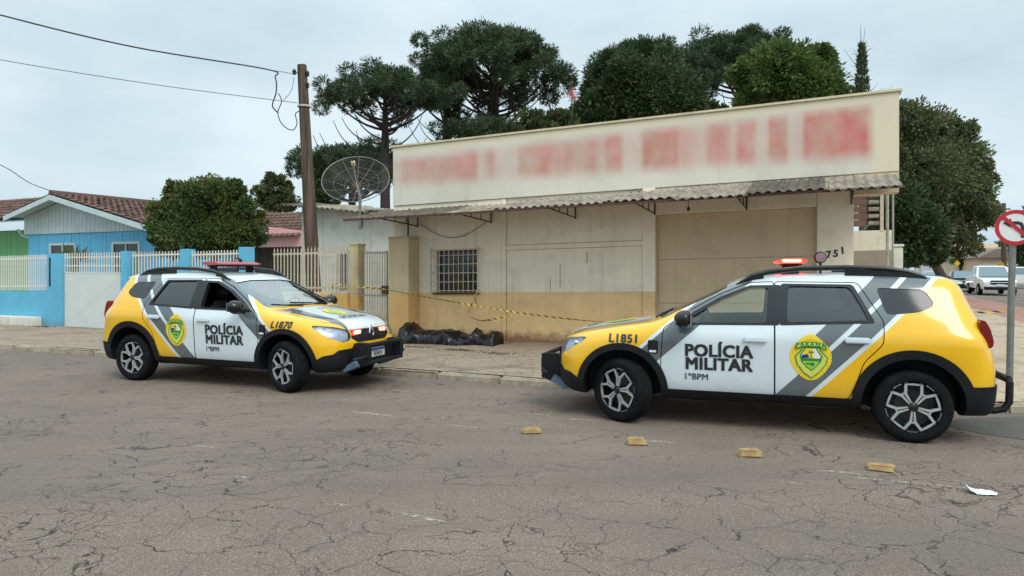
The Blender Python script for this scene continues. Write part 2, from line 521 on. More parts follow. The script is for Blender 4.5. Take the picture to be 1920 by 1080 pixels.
def mat_sign():
    n = NT('sign_wall')
    p = n.coord()
    x, y, z = n.xyz(p)
    zz = n.m('SUBTRACT', z, n.m('MULTIPLY', x, GRADE))
    base = n.mix(n.rng(n.noise(p, 0.9, 3), 0.3, 0.7), lin(206, 201, 186), lin(224, 219, 204))
    def upx(px):
        t = (px-960)/FPX
        return (t*13.82+.19)/(CS+SN*t)
    bars = [(748, 0), (762, .42), (830, .5), (890, .62), (903, .08), (922, .5), (936, .1), (968, .12), (978, .55), (1000, .5), (1022, .62), (1040, .42), (1062, .55), (1080, .42), (1112, .52), (1130, .22), (1142, .6), (1160, .66),
            (1176, .04), (1196, .06), (1212, .7), (1266, .66), (1280, .3), (1318, .16), (1334, .6), (1358, .58), (1376, .2), (1388, .58), (1408, .5)]
    bars2 = [(1408, .5), (1424, .06), (1436, .1), (1446, .68), (1470, .64), (1484, .1), (1500, .12), (1512, .72), (1530, .62), (1560, .66), (1590, .8), (1630, .78), (1650, .72), (1668, 0)]
    def bar(bs):
        a, b = upx(bs[0][0]), upx(bs[-1][0])
        return n.ramp(n.rng(x, a, b), *[((upx(q)-a)/(b-a), c) for q, c in bs], interp='EASE')
    x0 = upx(1408)
    f = n.mix(n.m('GREATER_THAN', x, x0), bar(bars), bar(bars2))
    lo = n.rng(x, -2.6, 6.9, 3.26, 3.08)
    hi = n.rng(x, -2.6, 6.9, 3.84, 3.96)
    win = n.m('MULTIPLY', n.rng(n.m('SUBTRACT', zz, lo), -0.14, 0.18, 0, 1, True), n.rng(n.m('SUBTRACT', zz, hi), -0.16, 0.12, 1, 0, True))
    f = n.m('MULTIPLY', n.m('MULTIPLY', n.m('ADD', n.m('MULTIPLY', n.xyz(f)[0], .72), .22), win), n.rng(n.noise(n.maps(p, scale=(1.5, 1, 1.2)), 1.7, 2), 0.3, 0.65, 0.72, 1.05))
    red = n.mix(n.rng(n.noise(n.maps(p, loc=(3, 0, 0)), 0.8, 2), 0.42, 0.62), lin(202, 82, 80), lin(182, 104, 84))
    base = n.mix(f, base, red)
    edge = n.m('MAXIMUM', n.rng(x, 6.45, 6.6), n.rng(zz, 3.93, 3.99))
    base = n.mix(edge, base, lin(222, 212, 186))
    drip = n.noise(n.maps(p, scale=(7, 7, 0.5)), 1.0, 4, 0.6)
    base = n.mix(n.rng(drip, 0.58, 0.8, 0, 0.16), base, lin(140, 130, 110))
    return n.set(color=base, rough=0.85, spec=0.2, normal=n.bump(n.noise(p, 40, 3), 0.12, 0.01))
M['sign'] = mat_sign()
def mat_corr(key, a, b, moss):
    n = NT(key)
    p = n.coord()
    c = n.mix(n.rng(n.noise(p, 2.0, 5, 0.65), 0.35, 0.65), a, b)
    c = n.mix(n.rng(n.noise(n.maps(p, loc=(5, 2, 0)), 3.2, 5, 0.7), 0.5, 0.68, 0, 0.8), c, moss)
    return n.set(color=c, rough=0.95, spec=0.15, normal=n.bump(n.noise(p, 70, 3), 0.4, 0.01))
M['fibro'] = mat_corr('fibre_cement', lin(126, 118, 104), lin(162, 153, 138), lin(78, 70, 60))
M['fibro_dark'] = mat_corr('fibre_cement_mossy', lin(88, 82, 74), lin(112, 104, 94), lin(58, 54, 48))
plain('rust', lin(84, 62, 50), 0.85, var=0.3, scale=20)
M['door'] = mat_wall('door_paint', lin(208, 187, 157), None, grime=0.55, footw=0.3)
plain('ironwhite', lin(196, 186, 170), 0.6, var=0.2, scale=14)
plain('glass_dark', (0.02, 0.024, 0.028), 0.08, spec=0.6)
plain('curtain', lin(64, 66, 70), 0.8, var=0.25, scale=9)
plain('black_paint', (0.012, 0.012, 0.012), 0.6)

shop = sthing('corner_shop', 'cream and ochre single-storey shop with long red-smudged sign wall and corrugated awning', 'shop', 0, 0)
G = GRADE
def sbox(mb, x0, x1, y0, y1, z0, z1, m=0, b=0.006):
    return mb.bbox(x0, x1, y0, y1, z0, z1, b, m, g=G)
# wall bays: the window bay, the panel bay with two framed panels, the door bay
w = MB()
sbox(w, -2.60, -1.53, 0.0, 0.25, -0.5, 2.84); sbox(w, -0.58, -0.02, 0.0, 0.25, -0.5, 2.84)
sbox(w, -1.53, -0.58, 0.0, 0.25, -0.5, 0.98, b=.002); sbox(w, -1.53, -0.58, 0.0, 0.25, 1.85, 2.84, b=.002)
w.build('wall', M['shopwall'], shop)
w = MB()
sbox(w, -0.016, 0.08, -0.012, 0.25, -0.5, 2.84)
sbox(w, 0.08, 2.84, 0.0, 0.25, 1.815, 1.905)
sbox(w, 2.84, 3.07, -0.035, 0.25, -0.5, 2.86)
w.build('pilaster', M['shopwall'], shop)
w = MB(); sbox(w, 0.088, 2.832, 0.022, 0.25, 1.912, 2.84); w.build('upper_panel', M['shopwall'], shop)
w = MB(); sbox(w, 0.088, 2.832, 0.012, 0.25, -0.5, 1.808); w.build('lower_panel', M['shopwall'], shop)
w = MB(); sbox(w, 5.74, 6.28, 0.0, 0.3, -0.5, 2.84); sbox(w, 3.074, 5.736, 0.0, 0.3, 2.36, 2.84); w.build('door_wall', M['shopwall'], shop)
w = MB(); sbox(w, -2.60, 6.92, -0.03, 0.22, 2.845, 4.09); w.build('sign_wall', M['sign'], shop)
w = MB(); sbox(w, -2.64, 6.96, -0.06, 0.25, 4.093, 4.135); w.build('coping', M['beam'], shop)
w = MB(); sbox(w, 6.284, 6.92, -0.02, 0.24, 2.51, 2.842); w.build('beam', M['beam'], shop)
w = MB()
sbox(w, -2.60, -2.40, 0.26, 7.0, -0.5, 3.5); sbox(w, 6.10, 6.28, 0.31, 7.0, -0.5, 2.9); sbox(w, -2.39, 6.09, 6.8, 7.0, -0.5, 3.2)
sbox(w, -2.38, 6.08, 0.27, 6.78, 3.0, 3.1)
w.build('back_wall', M['beam'], shop)
# big taupe door: sheet-metal leaves in a frame
d = MB()
for k, (a, b_) in enumerate(((-0.02, 0.76), (0.765, 1.545), (1.55, 2.355))):
    dd = MB(); sbox(dd, 3.085, 5.725, 0.11, 0.15, a, b_, b=0.004); dd.build('door_panel', M['door'], shop)
for a, b_ in ((3.074, 3.084), (5.726, 5.738)):
    dd = MB(); sbox(dd, a, b_, 0.02, 0.2, -.1, 2.358, b=.002); dd.build('door_jamb', M['door'], shop)
# window: frame, panes, projecting grille
win = link('window', None, shop)
fr = MB()
for (a, b_, c_, d_) in ((-1.53, -1.49, .98, 1.85), (-.62, -.58, .98, 1.85), (-1.49, -.62, .98, 1.02), (-1.49, -.62, 1.81, 1.85), (-1.49, -.62, 1.60, 1.63), (-1.07, -1.04, 1.02, 1.60)):
    sbox(fr, a, b_, 0.08, 0.13, c_, d_, b=.004)
fr.build('frame', M['rust'], win)
pane = MB(); sbox(pane, -1.50, -.61, 0.10, 0.106, 1.0, 1.83, b=.001); pane.build('pane', M['glass_dark'], win)
cu = MB()
for k in range(16):
    x = -1.5 + k*0.056
    sbox(cu, x, x+.05, .16 + (k % 2)*.03, .18 + (k % 2)*.03, .98, 1.85, b=.008)
cu.build('curtain', M['curtain'], win)
sill = MB(); sbox(sill, -1.60, -.52, -.06, .08, .945, .978); sill.build('sill', M['rust'], win)
gr = MB(); 
for z in (1.02, 1.20, 1.38, 1.56, 1.74, 1.86):
    gr.tube([(-1.60, -.11, z + G*-1.6), (-.50, -.11, z + G*-.5)], .009, 5)
for x in (-1.60, -.50):
    gr.box(x-.012, x+.012, -.122, -.098, .97, 1.90, g=G)
    for z in (1.02, 1.40, 1.86): gr.box(x-.008, x+.008, -.1, 0.004, z-.008, z+.008, g=G)
gr.build('grille_frame', M['ironwhite'], win)
bm_ = MB(); bm_.tube([(0, 0, 0), (0, 0, .86)], .009, 5)
bar = bm_.build('grille_bar', M['ironwhite'], win)
for k in range(9):
    x = -1.50 + k*.1125
    o = bar if k == 0 else inst(bar, win)
    o.location = (x, -.118, .99 + G*x)
# meter pier beside the gate
pr = sthing('meter_pier', 'beige plastered pier with meter niche between the gate and the shop window', 'pier', -2.20, -0.25)
w = MB(); sbox(w, -.25, .25, -.16, .24, -.5, 2.12, b=.012); w.build('wall', M['pier'], pr)
w = MB(); sbox(w, -.27, .27, -.18, .25, 2.122, 2.16, b=.01); w.build('cap', M['pier'], pr)
w = MB(); sbox(w, -.05, .11, -.166, -.15, 1.42, 1.60, b=.01); w.build('meter_lid', M['pier'], pr)
w = MB(); w.tube([(.2, -.1, 2.15), (.2, -.1, 2.62), (.1, .1, 2.75)], .018, 7); w.build('conduit', M['rust'], pr)
# awning: brackets and corrugated sheets
def bracket(u):
    b = link('bracket', None, shop)
    b.location = (u, -0.01, G*u)
    w = MB()
    def bar_(p, q, r=.016):
        w.tube([p, q], r, 4)
    bar_((0, -.02, 2.36), (0, -.02, 2.66)); bar_((0, -.02, 2.62), (0, -1.34, 2.47)); bar_((0, -.02, 2.385), (0, -1.30, 2.455), .013)
    bar_((0, -.45, 2.41), (0, -.45, 2.57), .011); bar_((0, -.85, 2.43), (0, -.85, 2.53), .011)
    w.build('rod', M['rust'], b)
    return b
b0 = bracket(-1.97)
for u in (-.24, 1.55, 3.06, 4.64, 6.25):
    c_ = copy_tree(b0, shop); c_.location = (u, -0.01, G*u)
w = MB()
for v, z in ((-1.30, 2.488), (-.70, 2.588)):
    w.box(-2.9, 6.9, v-.02, v+.02, z-.035, z, g=G)
w.build('purlin', M['rust'], shop)
def corr_mesh(width, depth, pitch=0.145, amp=0.018, rough=0.0, seed=0):
    r_ = random.Random(seed)
    n = int(width/pitch*8); nv = 6
    vs, fs = [], []
    brk = [r_.uniform(0, rough) for _ in range(n+1)]
    for side in (0, 1):
        for i in range(n+1):
            x = width*i/n
            for j in range(nv+1):
                y = -depth*j/nv
                if j == nv: y += brk[i]
                vs.append((x, y, amp*math.sin(2*PI*x/pitch) + (0 if side else -.008)))
    N = (n+1)*(nv+1)
    for i in range(n):
        for j in range(nv):
            q = i*(nv+1)+j
            fs.append((q, q+1, q+nv+2, q+nv+1)); fs.append((N+q, N+q+nv+1, N+q+nv+2, N+q+1))
    for i in range(n):
        q = i*(nv+1)+nv
        fs.append((q, q+nv+1, N+q+nv+1, N+q))
    for j in range(nv):
        fs.append((j, j+1, N+j+1, N+j)); q = n*(nv+1)+j
        fs.append((q, N+q, N+q+1, q+1))
    m_ = MB(); m_.add(vs, fs)
    return m_
u, k = -2.95, 0
while u < 6.6:
    wd = 1.1 if u + 1.1 < 6.4 else 6.80-u
    sag = 0.0
    far = u > 2.8
    mb = corr_mesh(wd + .06, 1.46 if far else 1.42, rough=0.03 if far else 0.07, seed=k)
    o = mb.build('awning_sheet', M['fibro_dark'] if k in (0, 1) or k == 7 else M['fibro'], shop, smooth=50)
    o.location = (u, 0.05 if u > -2.6 else .05, 2.795 + G*u - (.05 if u < 0 else .03 if u < 2 else 0) + (k % 2)*.012 + (.03 if far else 0))
    o.rotation_euler = (R(11.3 if not far else 13.2) + rng.uniform(-.012, .012), -G + rng.uniform(-.006, .006), rng.uniform(-.012, .012))
    u += wd; k += 1
# the house number 751 and other marks painted on the pillar
def text_mesh(body, size, bold=0.0, extrude=0.0, align='CENTER', space=1.0):
    cu_ = bpy.data.curves.new('text', 'FONT')
    cu_.body = body; cu_.size = size; cu_.offset = bold; cu_.extrude = extrude
    cu_.align_x = align; cu_.align_y = 'CENTER'; cu_.space_character = space; cu_.resolution_u = 3
    o = bpy.data.objects.new('text', cu_)
    COL.objects.link(o)
    dg = bpy.context.evaluated_depsgraph_get()
    me = bpy.data.meshes.new_from_object(o.evaluated_get(dg))
    bpy.data.objects.remove(o); bpy.data.curves.remove(cu_)
    return me
for ch, u, z, t in (('7', 5.915, 1.56, -.1), ('5', 6.02, 1.575, .05), ('1', 6.12, 1.62, -.12)):
    o = link('house_number', text_mesh(ch, .16, .004, .002), shop)
    o.data.materials.append(M['black_paint'])
    o.location = (u, -.005, z + G*u); o.rotation_euler = (R(90), t, 0)
# cable sagging under the awning, bulb
w = MB()
pts = [(-1.9 + 1.55*t, -.03, 2.42 - .30*math.sin(PI*t)**1.0 + G*(-1.9)) for t in np.linspace(0, 1, 14)]
w.tube(pts, .006, 4); w.build('cable', M['black_paint'], shop)
w = MB(); w.tube([(3.75, -.5, 2.62), (3.75, -.5, 2.50)], .005, 4); w.lathe([(.001, 2.42), (.025, 2.44), (.028, 2.47), (.012, 2.50)], 10, c=(3.75, -.5, 0)); w.build('bulb', M['black_paint'], shop)
# pencil-thin scratches in the plaster of the panel
w = MB()
for (x, z, dx, dz, t) in ((1.02, 1.0, .01, .25, .007), (1.22, 1.05, .07, .45, .008), (1.76, 1.52, -.01, .2, .012), (1.4, 1.18, .06, .03, .006)):
    w.box(x, x+t, .008, .0115, z, z+dz, g=G)
w.build('scratch', M['rust'], shop)
# ------------------------------------------------------------------ the properties left of the shop
def fu(px, v=0.0):
    t = (px-960)/FPX
    return (t*(OY+CS*v) - (OX+SN*v))/(CS+SN*t)
def fz(px, py, v=0.0):
    return CAMH + (HORY-py)*(OY+CS*v-SN*fu(px, v))/FPX
BLUE = lin(104, 182, 214)
M['bluewall'] = mat_wall('blue_wall', BLUE, None, grime=0.4, footw=0.35, patina=lin(60, 110, 130))
M['whitebase'] = mat_wall('white_base', lin(222, 220, 208), None, grime=0.7, footw=0.12)
M['creamwall'] = mat_wall('cream_wall', lin(214, 194, 152), lin(214, 172, 106), 0.93, grime=0.9)
M['annexwall'] = mat_wall('annex_wall', lin(236, 234, 226), None, grime=0.8)
plain('railwhite', lin(216, 214, 204), 0.55, var=0.1, scale=20)
plain('railcream', lin(196, 184, 160), 0.6, var=0.25, scale=14)
plain('sheetwhite', lin(206, 212, 208), 0.5, var=0.06, scale=2)
plain('rail_grey', lin(158, 154, 142), 0.6, var=0.25, scale=10)
plain('dark', (0.015, 0.015, 0.017), 0.7)

def front_thing(name, label, cat, u, v, z=None, group=None):
    return thing(name, label, cat, S(u, v, walk_z(u, v) - .02 if z is None else z), -STREET, group)
def railing(name, label, cat, u0, u1, v, z0, z1, n, mat, rails, bw=0.012, parts_extra=None, group=None, spear=0.0, flat=True):
    t = front_thing(name, label, cat, u0, v, 0.0, group)
    w = MB()
    g = GRADE*0.7
    for zr in rails:
        w.box(0, u1-u0, -.014, .014, zr-.02, zr+.02, g=g)
    w.build('rail', mat, t)
    w = MB()
    w.box(-bw, bw, -.03, -.0145, 0, 1.0)
    if spear: w.add([(-bw, -.022, 1), (bw, -.022, 1), (0, -.022, 1+spear)], [(0, 1, 2)])
    b = w.build('bar', mat, t)
    for k in range(n):
        x = (u1-u0)*(k+.5)/n
        o = b if k == 0 else inst(b, t)
        o.location = (x, 0, z0 + g*x); o.scale = (1, 1, z1-z0 + rng.uniform(-.006, .006))
    return t
# blue front wall, its white footing, pillars, gate, railings
t = front_thing('front_wall', 'low sky-blue garden wall with white footing at the left edge', 'wall', -15.0, -1)
w = MB(); w.bbox(-4.0, 2.27, -.08, .08, -.3, .90, .01); w.build('wall', M['bluewall'], t)
w = MB(); w.bbox(-4.0, 2.02, -.28, -.085, -.3, .25, .02); w.build('footing', M['whitebase'], t)
railing('iron_railing', 'white iron railing on the low blue wall at the left edge', 'railing', -16.5, -12.76, -1, .98, 1.93, 46, M['railwhite'], (1.10, 1.84))
def pillar(u0, u1, label, slot=False, v=-1, mat='bluewall', top=None):
    t = front_thing('gate_pillar', label, 'pillar', (u0+u1)/2, v)
    zz = (top or 2.03) + .012*(u0+10) - t.location.z
    w = MB(); hw = (u1-u0)/2
    w.bbox(-hw, hw, -.13, .13, -.3, zz, .01); w.build('shaft', M[mat], t)
    if slot:
        w = MB(); w.box(-hw+.1, -hw+.17, -.136, -.125, zz-.85, zz-.1); w.build('letter_slot', M['dark'], t)
    return t
pillar(-12.72, -12.21, 'wide sky-blue pillar with dark slot left of the white gate', True)
pillar(-9.83, -9.59, 'sky-blue pillar right of the white gate')
pillar(-7.78, -7.55, 'sky-blue pillar between the two short white railings')
pillar(-5.93, -5.70, 'sky-blue pillar where the blue fence meets the rusty railing')
t = front_thing('sheet_gate', 'white sheet-metal gate with bars on top between blue pillars', 'gate', -11.02, -1)
w = MB(); w.bbox(-1.14, 1.14, -.02, .02, .02, 1.40, .006); w.build('sheet', M['sheetwhite'], t)
w = MB()
for a, b_ in (((-1.1, .06), (1.1, 1.36)), ((-1.1, 1.36), (1.1, .06)), ((-1.1, .71), (1.1, .71)), ((0, .06), (0, 1.36))):
    w.tube([(a[0], -.019, a[1]), (b_[0], -.019, b_[1])], .004, 5)
w.build('crease', M['sheetwhite'], t)
w = MB()
for z in (1.42, 1.60, 1.82): w.box(-1.14, 1.14, -.014, .014, z-.014, z+.014)
w.build('rail', M['railwhite'], t)
w = MB(); w.box(-.012, .012, -.03, -.0145, 1.40, 1.93); b = w.build('bar', M['railwhite'], t)
for k in range(24):
    o = b if k == 0 else inst(b, t)
    o.location = (-1.11 + k*2.22/23, 0, 0)
for (a, b_) in ((-9.59, -7.78), (-7.55, -5.93)):
    left = a < -9
    t = front_thing('front_wall', 'low sky-blue wall ' + ('just right of the white gate' if left else 'just left of the rusty railing'), 'wall', a, -1)
    w = MB(); w.bbox(.002, b_-a-.002, -.08, .08, -.3, .92, .01); w.build('wall', M['bluewall'], t)
    railing('iron_railing', 'short white iron railing ' + ('right of the white sheet gate' if left else 'beside the rusty cream railing'), 'railing', a+.02, b_-.02, -1, 1.02, 2.0, 17, M['railwhite'], (1.12, 1.92))
# rusty cream fence with low ochre wall, cream pillar and barred gate
t = front_thing('front_wall', 'low ochre and cream wall under the rusty railing', 'wall', -5.68, -.35)
w = MB(); w.bbox(0, 2.2, -.09, .09, -.3, 1.0, .01); w.build('wall', M['creamwall'], t)
railing('iron_railing', 'rusty cream railing with pointed bars on the low ochre wall', 'railing', -5.66, -3.5, -.35, 1.05, 2.03, 22, M['railcream'], (1.16, 1.93), .013, spear=.06)
t = pillar(-3.48, -3.25, 'cream pillar with peeling paint left of the barred gate', v=-.25, mat='creamwall', top=2.06)
w = MB(); w.bbox(-.135, .135, -.15, .15, t.location.z*0+2.03, 2.06, .006); w.build('cap', M['railcream'], t)
t = front_thing('barred_gate', 'narrow cream barred gate with lock box beside the meter pier', 'gate', -2.90, -.25)
w = MB()
for z in (.10, .95, 1.86): w.box(-.31, .31, -.012, .012, z-.016, z+.016)
for x in (-.31, .31): w.box(x-.014, x+.014, -.014, .014, .05, 1.9)
w.build('gate_frame', M['rail_grey'], t)
w = MB(); w.box(-.011, .011, -.028, -.0125, .06, 1.9); b = w.build('bar', M['railcream'], t)
for k in range(9):
    o = b if k == 0 else inst(b, t)
    o.location = (-.26 + k*.065, 0, 0)
w = MB(); w.bbox(.2, .37, -.07, .05, .98, 1.16, .01); w.build('lock_box', M['rust'], t)

# ---- white annex behind the railing
ANV = 2.2
t = front_thing('annex', 'white rendered annex with barred window and low corrugated roof', 'house', fu(640, ANV), ANV, 0.1)
au = fu(640, ANV)
x0, x1 = fu(566, ANV)-au, fu(742, ANV)-au + .6
zl, zr = fz(566, 388, ANV)-.1, fz(742, 408, ANV)-.1 
wu0, wu1, wz0, wz1 = fu(632, ANV)-au, fu(677, ANV)-au, fz(650, 548, ANV)-.1, fz(650, 472, ANV)-.1
w = MB()
w.prism([(x0, -.4), (wu0, -.4), (wu0, zl + (zr-zl)*(wu0-x0)/(x1-x0)), (x0, zl)], 0, .2)
w.prism([(wu1, -.4), (x1, -.4), (x1, zr), (wu1, zl + (zr-zl)*(wu1-x0)/(x1-x0))], 0, .2)
zm = lambda x: zl + (zr-zl)*(x-x0)/(x1-x0)
w.prism([(wu0, -.4), (wu1, -.4), (wu1, wz0), (wu0, wz0)], 0, .2)
w.prism([(wu0, wz1), (wu1, wz1), (wu1, zm(wu1)), (wu0, zm(wu0))], 0, .2)
w.prism([(x0-.02, -.4), (x0+.2, -.4), (x0+.2, zl), (x0-.02, zl)], .2, 5)
w.build('wall', M['annexwall'], t)
wn_ = link('window', None, t)
w = MB()
for a, b_, c_, d_ in ((wu0, wu0+.05, wz0, wz1), (wu1-.05, wu1, wz0, wz1), (wu0+.05, wu1-.05, wz1-.05, wz1), (wu0+.05, wu1-.05, wz0, wz0+.05), ((wu0+wu1)/2-.03, (wu0+wu1)/2+.03, wz0+.05, wz1-.05)):
    w.box(a, b_, .02, .07, c_, d_)
w.build('frame', M['railwhite'], wn_)
w = MB(); w.box(wu0+.02, wu1-.02, .04, .05, wz0+.02, wz1-.02); w.build('pane', M['glass_dark'], wn_)
w = MB(); w.tube([(0, -.03, wz0), (0, -.03, wz1)], .008, 5); b = w.build('grille_bar', M['railwhite'], wn_)
for k in range(7):
    o = b if k == 0 else inst(b, wn_)
    o.location = (wu0 + (wu1-wu0)*(k+.5)/7, 0, 0)
u = x0-.35
k = 0
slope = math.atan2(zr-zl, x1-x0)
while u < x1-.2:
    mb = corr_mesh(1.0, 1.6, 0.17, .02, .06, 40+k)
    o = mb.build('roof_sheet', M['fibro'] if k % 3 else M['fibro_dark'], t, smooth=50)
    o.location = (u, 1.1, zm(u)+.17 + (k % 2)*.014)
    o.rotation_euler = (R(6)+rng.uniform(-.015, .015), -slope+rng.uniform(-.02, .02), rng.uniform(-.02, .02))
    u += .93; k += 1
w = MB(); w.tube([((x0+x1)/2+.25, -.1, zm((x0+x1)/2)+.02), ((x0+x1)/2+.25, -.1, zm((x0+x1)/2)-.42)], .02, 6); w.build('downpipe', M['dark'], t)

# ---- tiled roofs
plain('wood_blue', lin(92, 178, 216), 0.6, var=0.12, scale=3)
plain('wood_white', lin(188, 204, 206), 0.6, var=0.08, scale=3)
plain('wood_green', lin(98, 160, 104), 0.6, var=0.12, scale=3)
plain('plaster_pink', lin(222, 168, 164), 0.8, var=0.08, scale=2)
def mat_tile():
    n = NT('roof_tile')
    p = n.coord()
    r_ = n.node('ShaderNodeNewGeometry').outputs['Random Per Island']
    c = n.mix(r_, lin(88, 66, 60), lin(118, 92, 84))
    c = n.mix(n.rng(n.noise(p, 1.2, 5), 0.45, 0.7, 0, 0.6), c, lin(88, 74, 68))
    return n.set(color=c, rough=0.9, spec=0.2)
M['tile'] = mat_tile()
def tiles(mb, A, e, d, n, rows, le, ld):
    """barrel tiles on the plane A + e*s + d*t (unit vectors), n columns and `rows` courses"""
    nrm = e.cross(d).normalized()
    if nrm.z < 0: nrm = -nrm
    cw, ch = le/n, ld/rows
    for r_ in range(rows):
        for k in range(n):
            o = A + e*(k*cw) + d*(r_*ch)
            lift = rng.uniform(0, .012)
            vs = []
            for (t, up) in ((-.03, .0), (ch*1.02, .035)):
                for q in range(5):
                    a = q/4
                    vs.append(o + e*(cw*(a*1.04-.02)) + d*t + nrm*(up + lift + .055*math.sin(PI*a)))
            mb.add(vs, [(q, q+1, q+6, q+5) for q in range(4)])
    return mb
def gable_house(label, v, pxa, pya, u_l, u_r, z_eave, z_ridge, depth, planks, name='plank_house'):
    uc = fu(pxa, v)
    t = front_thing(name, label, 'house', uc, v, 0.05)
    ov, fo = .55, .7
    xl, xr = u_l-uc, u_r-uc
    rl = math.hypot(xr+ov, z_ridge-z_eave); 
    sl = (z_ridge-z_eave)/(xr+ov)
    rf = link('roof', None, t)
    for sgn, xx in ((1, xr+ov), (-1, xl-ov)):
        ze = z_ridge - sl*abs(xx)
        d = Vector((xx, 0, ze-z_ridge)); ld = d.length; d.normalize()
        mb = MB(); tiles(mb, Vector((0, -fo, z_ridge+.06)), Vector((0, 1, 0)), d, int(depth/.24), int(ld/.36), depth, ld)
        tag(mb.build('roof_tiles', M['tile'], rf, fixn=False), kind='stuff')
        mb = MB(); mb.add([(0, -fo, z_ridge), (xx, -fo, ze), (xx, depth-fo, ze), (0, depth-fo, z_ridge)], [(0, 1, 2, 3)])
        mb.build('roof_deck', M['wood_white'], rf)
        mb = MB()
        mb.prism([(0, z_ridge+.02), (xx, ze+.02), (xx, ze-.16), (0, z_ridge-.16)], -fo-.03, -fo+.02)
        mb.build('barge_board', M['wood_white'], rf)
    mb = MB(); mb.tube([(0, -fo, z_ridge+.11), (0, depth-fo, z_ridge+.11)], .1, 8); mb.build('ridge_cap', M['tile'], rf)
    return t, xl, xr, sl, uc
HV = 4.0
hz0 = .05
u_l, u_r = fu(60, HV), fu(300, HV)
zr_ = fz(130, 370, HV)-hz0
t, xl, xr, sl, uc = gable_house('sky-blue plank house with white boarded gable and brown tiled roof', HV, 130, 365, u_l, u_r, fz(300, 425, HV)-hz0-.1, zr_, 12.0, True)
zb = fz(160, 435, HV)-hz0
rcut = lambda x: zr_ - sl*abs(x) - .06
pl = MB(); pl.box(-.5, .5, 0, .03, 0, 1); plank = pl.mesh('plank', M['wood_blue']); 
wins = [(fu(95, HV)-uc, fu(141, HV)-uc), (fu(212, HV)-uc, fu(262, HV)-uc)]
wt = fz(120, 457, HV)-hz0
x = xl
while x < xr-.02:
    wd = min(rng.uniform(.19, .24), xr-x)
    inwin = any(a < x+wd/2 < b_ for a, b_ in wins)
    o = link('plank', plank, t)
    o.location = (x+wd/2, rng.uniform(-.006, .006), wt if inwin else -.2); o.scale = (wd-.012, 1, (zb-wt) if inwin else zb+.2)
    x += wd
gp = MB(); 
x = xl-.4
gm = {}
while x < xr+.4:
    wd = rng.uniform(.2, .25)
    top0, top1 = rcut(x), rcut(x+wd)
    if min(top0, top1) > zb+.05:
        mb = MB(); mb.prism([(x, zb-.02), (x+wd-.012, zb-.02), (x+wd-.012, top1), (x, top0)], -.06, -.03)
        mb.build('gable_plank', M['wood_white'], t)
    x += wd
mb = MB(); mb.box(xl-.3, xr+.3, .035, .06, -.2, zb); mb.box(xl, xl+.05, .06, 9, -.2, zb); mb.box(xr-.05, xr, .06, 9, -.2, zb); mb.build('inner_wall', M['wood_blue'], t)
for a, b_ in wins:
    wz = link('window', None, t)
    mb = MB()
    for q in ((a-.04, a+.05, -.04, .03), (b_-.05, b_+.04, -.04, .03)):
        mb.box(q[0], q[1], q[2], q[3], .9, wt+.02)
    mb.box(a+.05, b_-.05, -.04, .03, wt-.06, wt+.02); mb.box((a+b_)/2-.025, (a+b_)/2+.025, -.03, .02, .9, wt-.06)
    mb.build('frame', M['wood_white'], wz)
    mb = MB(); mb.box(a, b_, .0, .012, .9, wt); mb.build('pane', M['glass_dark'], wz)
# green house with brown roof further left
t = front_thing('plank_house', 'green plank house with brown tiled roof at the left edge', 'house', fu(20, 6.5), 6.5, .05)
g0 = fu(20, 6.5)
za, zt_ = fz(40, 425, 6.5), fz(40, 372, 6.5)
mb = MB(); d = Vector((0, -1.0, -.55)).normalized()
tiles(mb, Vector((-8, 1.3, zt_ + .1)), Vector((1, 0, 0)), d, 46, 7, 11.2, 2.4)
tag(mb.build('roof_tiles', M['tile'], t, fixn=False), kind='stuff')
mb = MB(); mb.add([(-8, 1.3, zt_+.04), (3.2, 1.3, zt_+.04), (3.2, -.85, zt_-1.2), (-8, -.85, zt_-1.2)], [(0, 1, 2, 3)]); mb.build('roof_deck', M['wood_white'], t)
x = -8.0
gpl = MB(); gpl.box(-.5, .5, 0, .03, 0, 1); gpm = gpl.mesh('plank', M['wood_green'])
while x < 2.6:
    wd = rng.uniform(.2, .25)
    o = link('plank', gpm, t); o.location = (x+wd/2, rng.uniform(-.006, .006), -.2); o.scale = (wd-.012, 1, za)
    x += wd
mb = MB(); mb.tube([(1.4, -.5, za-.2), (1.5, -.35, za-.5), (1.9, -.1, za-.62), (2.3, -.05, za-.7)], .045, 8); mb.build('gutter_pipe', M['wood_white'], t)
# pink-walled house behind the bush
PV = 7.0
t = front_thing('low_house', 'low house with brown tiled roof and pink lower wall behind the railing', 'house', fu(520, PV), PV, .05)
p0 = fu(520, PV)
pxl, pxr = fu(440, PV)-p0, fu(572, PV)-p0
pz = fz(530, 440, PV)-.05
mb = MB(); d = Vector((0, -1.0, -.42)).normalized()
tiles(mb, Vector((pxl-1, 2.2, fz(520, 405, PV+2)+.05)), Vector((1, 0, 0)), d, int((pxr-pxl+1)/.24), 8, pxr-pxl+1, 2.9)
tag(mb.build('roof_tiles', M['tile'], t, fixn=False), kind='stuff')
pzb = fz(530, 463, PV)-.05
mb = MB(); mb.prism([(pxl-1, pzb), (pxr, pzb), (pxr, pz+.1), (pxl-1, pz+.6)], -.2, .1); mb.build('fascia', M['plaster_pink'], t)
plain('yard_shade', lin(84, 74, 62), .9, var=.3, scale=3)  # dark brown stands in for the shade of the yard behind the railing
x = pxl-1
bmz = MB(); bmz.box(-.5, .5, 0, .04, 0, 1); bme = bmz.mesh('board', M['yard_shade'])
while x < pxr:
    wd = rng.uniform(.25, .4)
    o = link('board', bme, t); o.location = (x+wd/2, .5 + rng.uniform(-.02, .02), -.2); o.scale = (wd-.02, 1, pzb+.3 - rng.uniform(0, .05))  # boards added as a backing, yard shade put into their colour
    x += wd

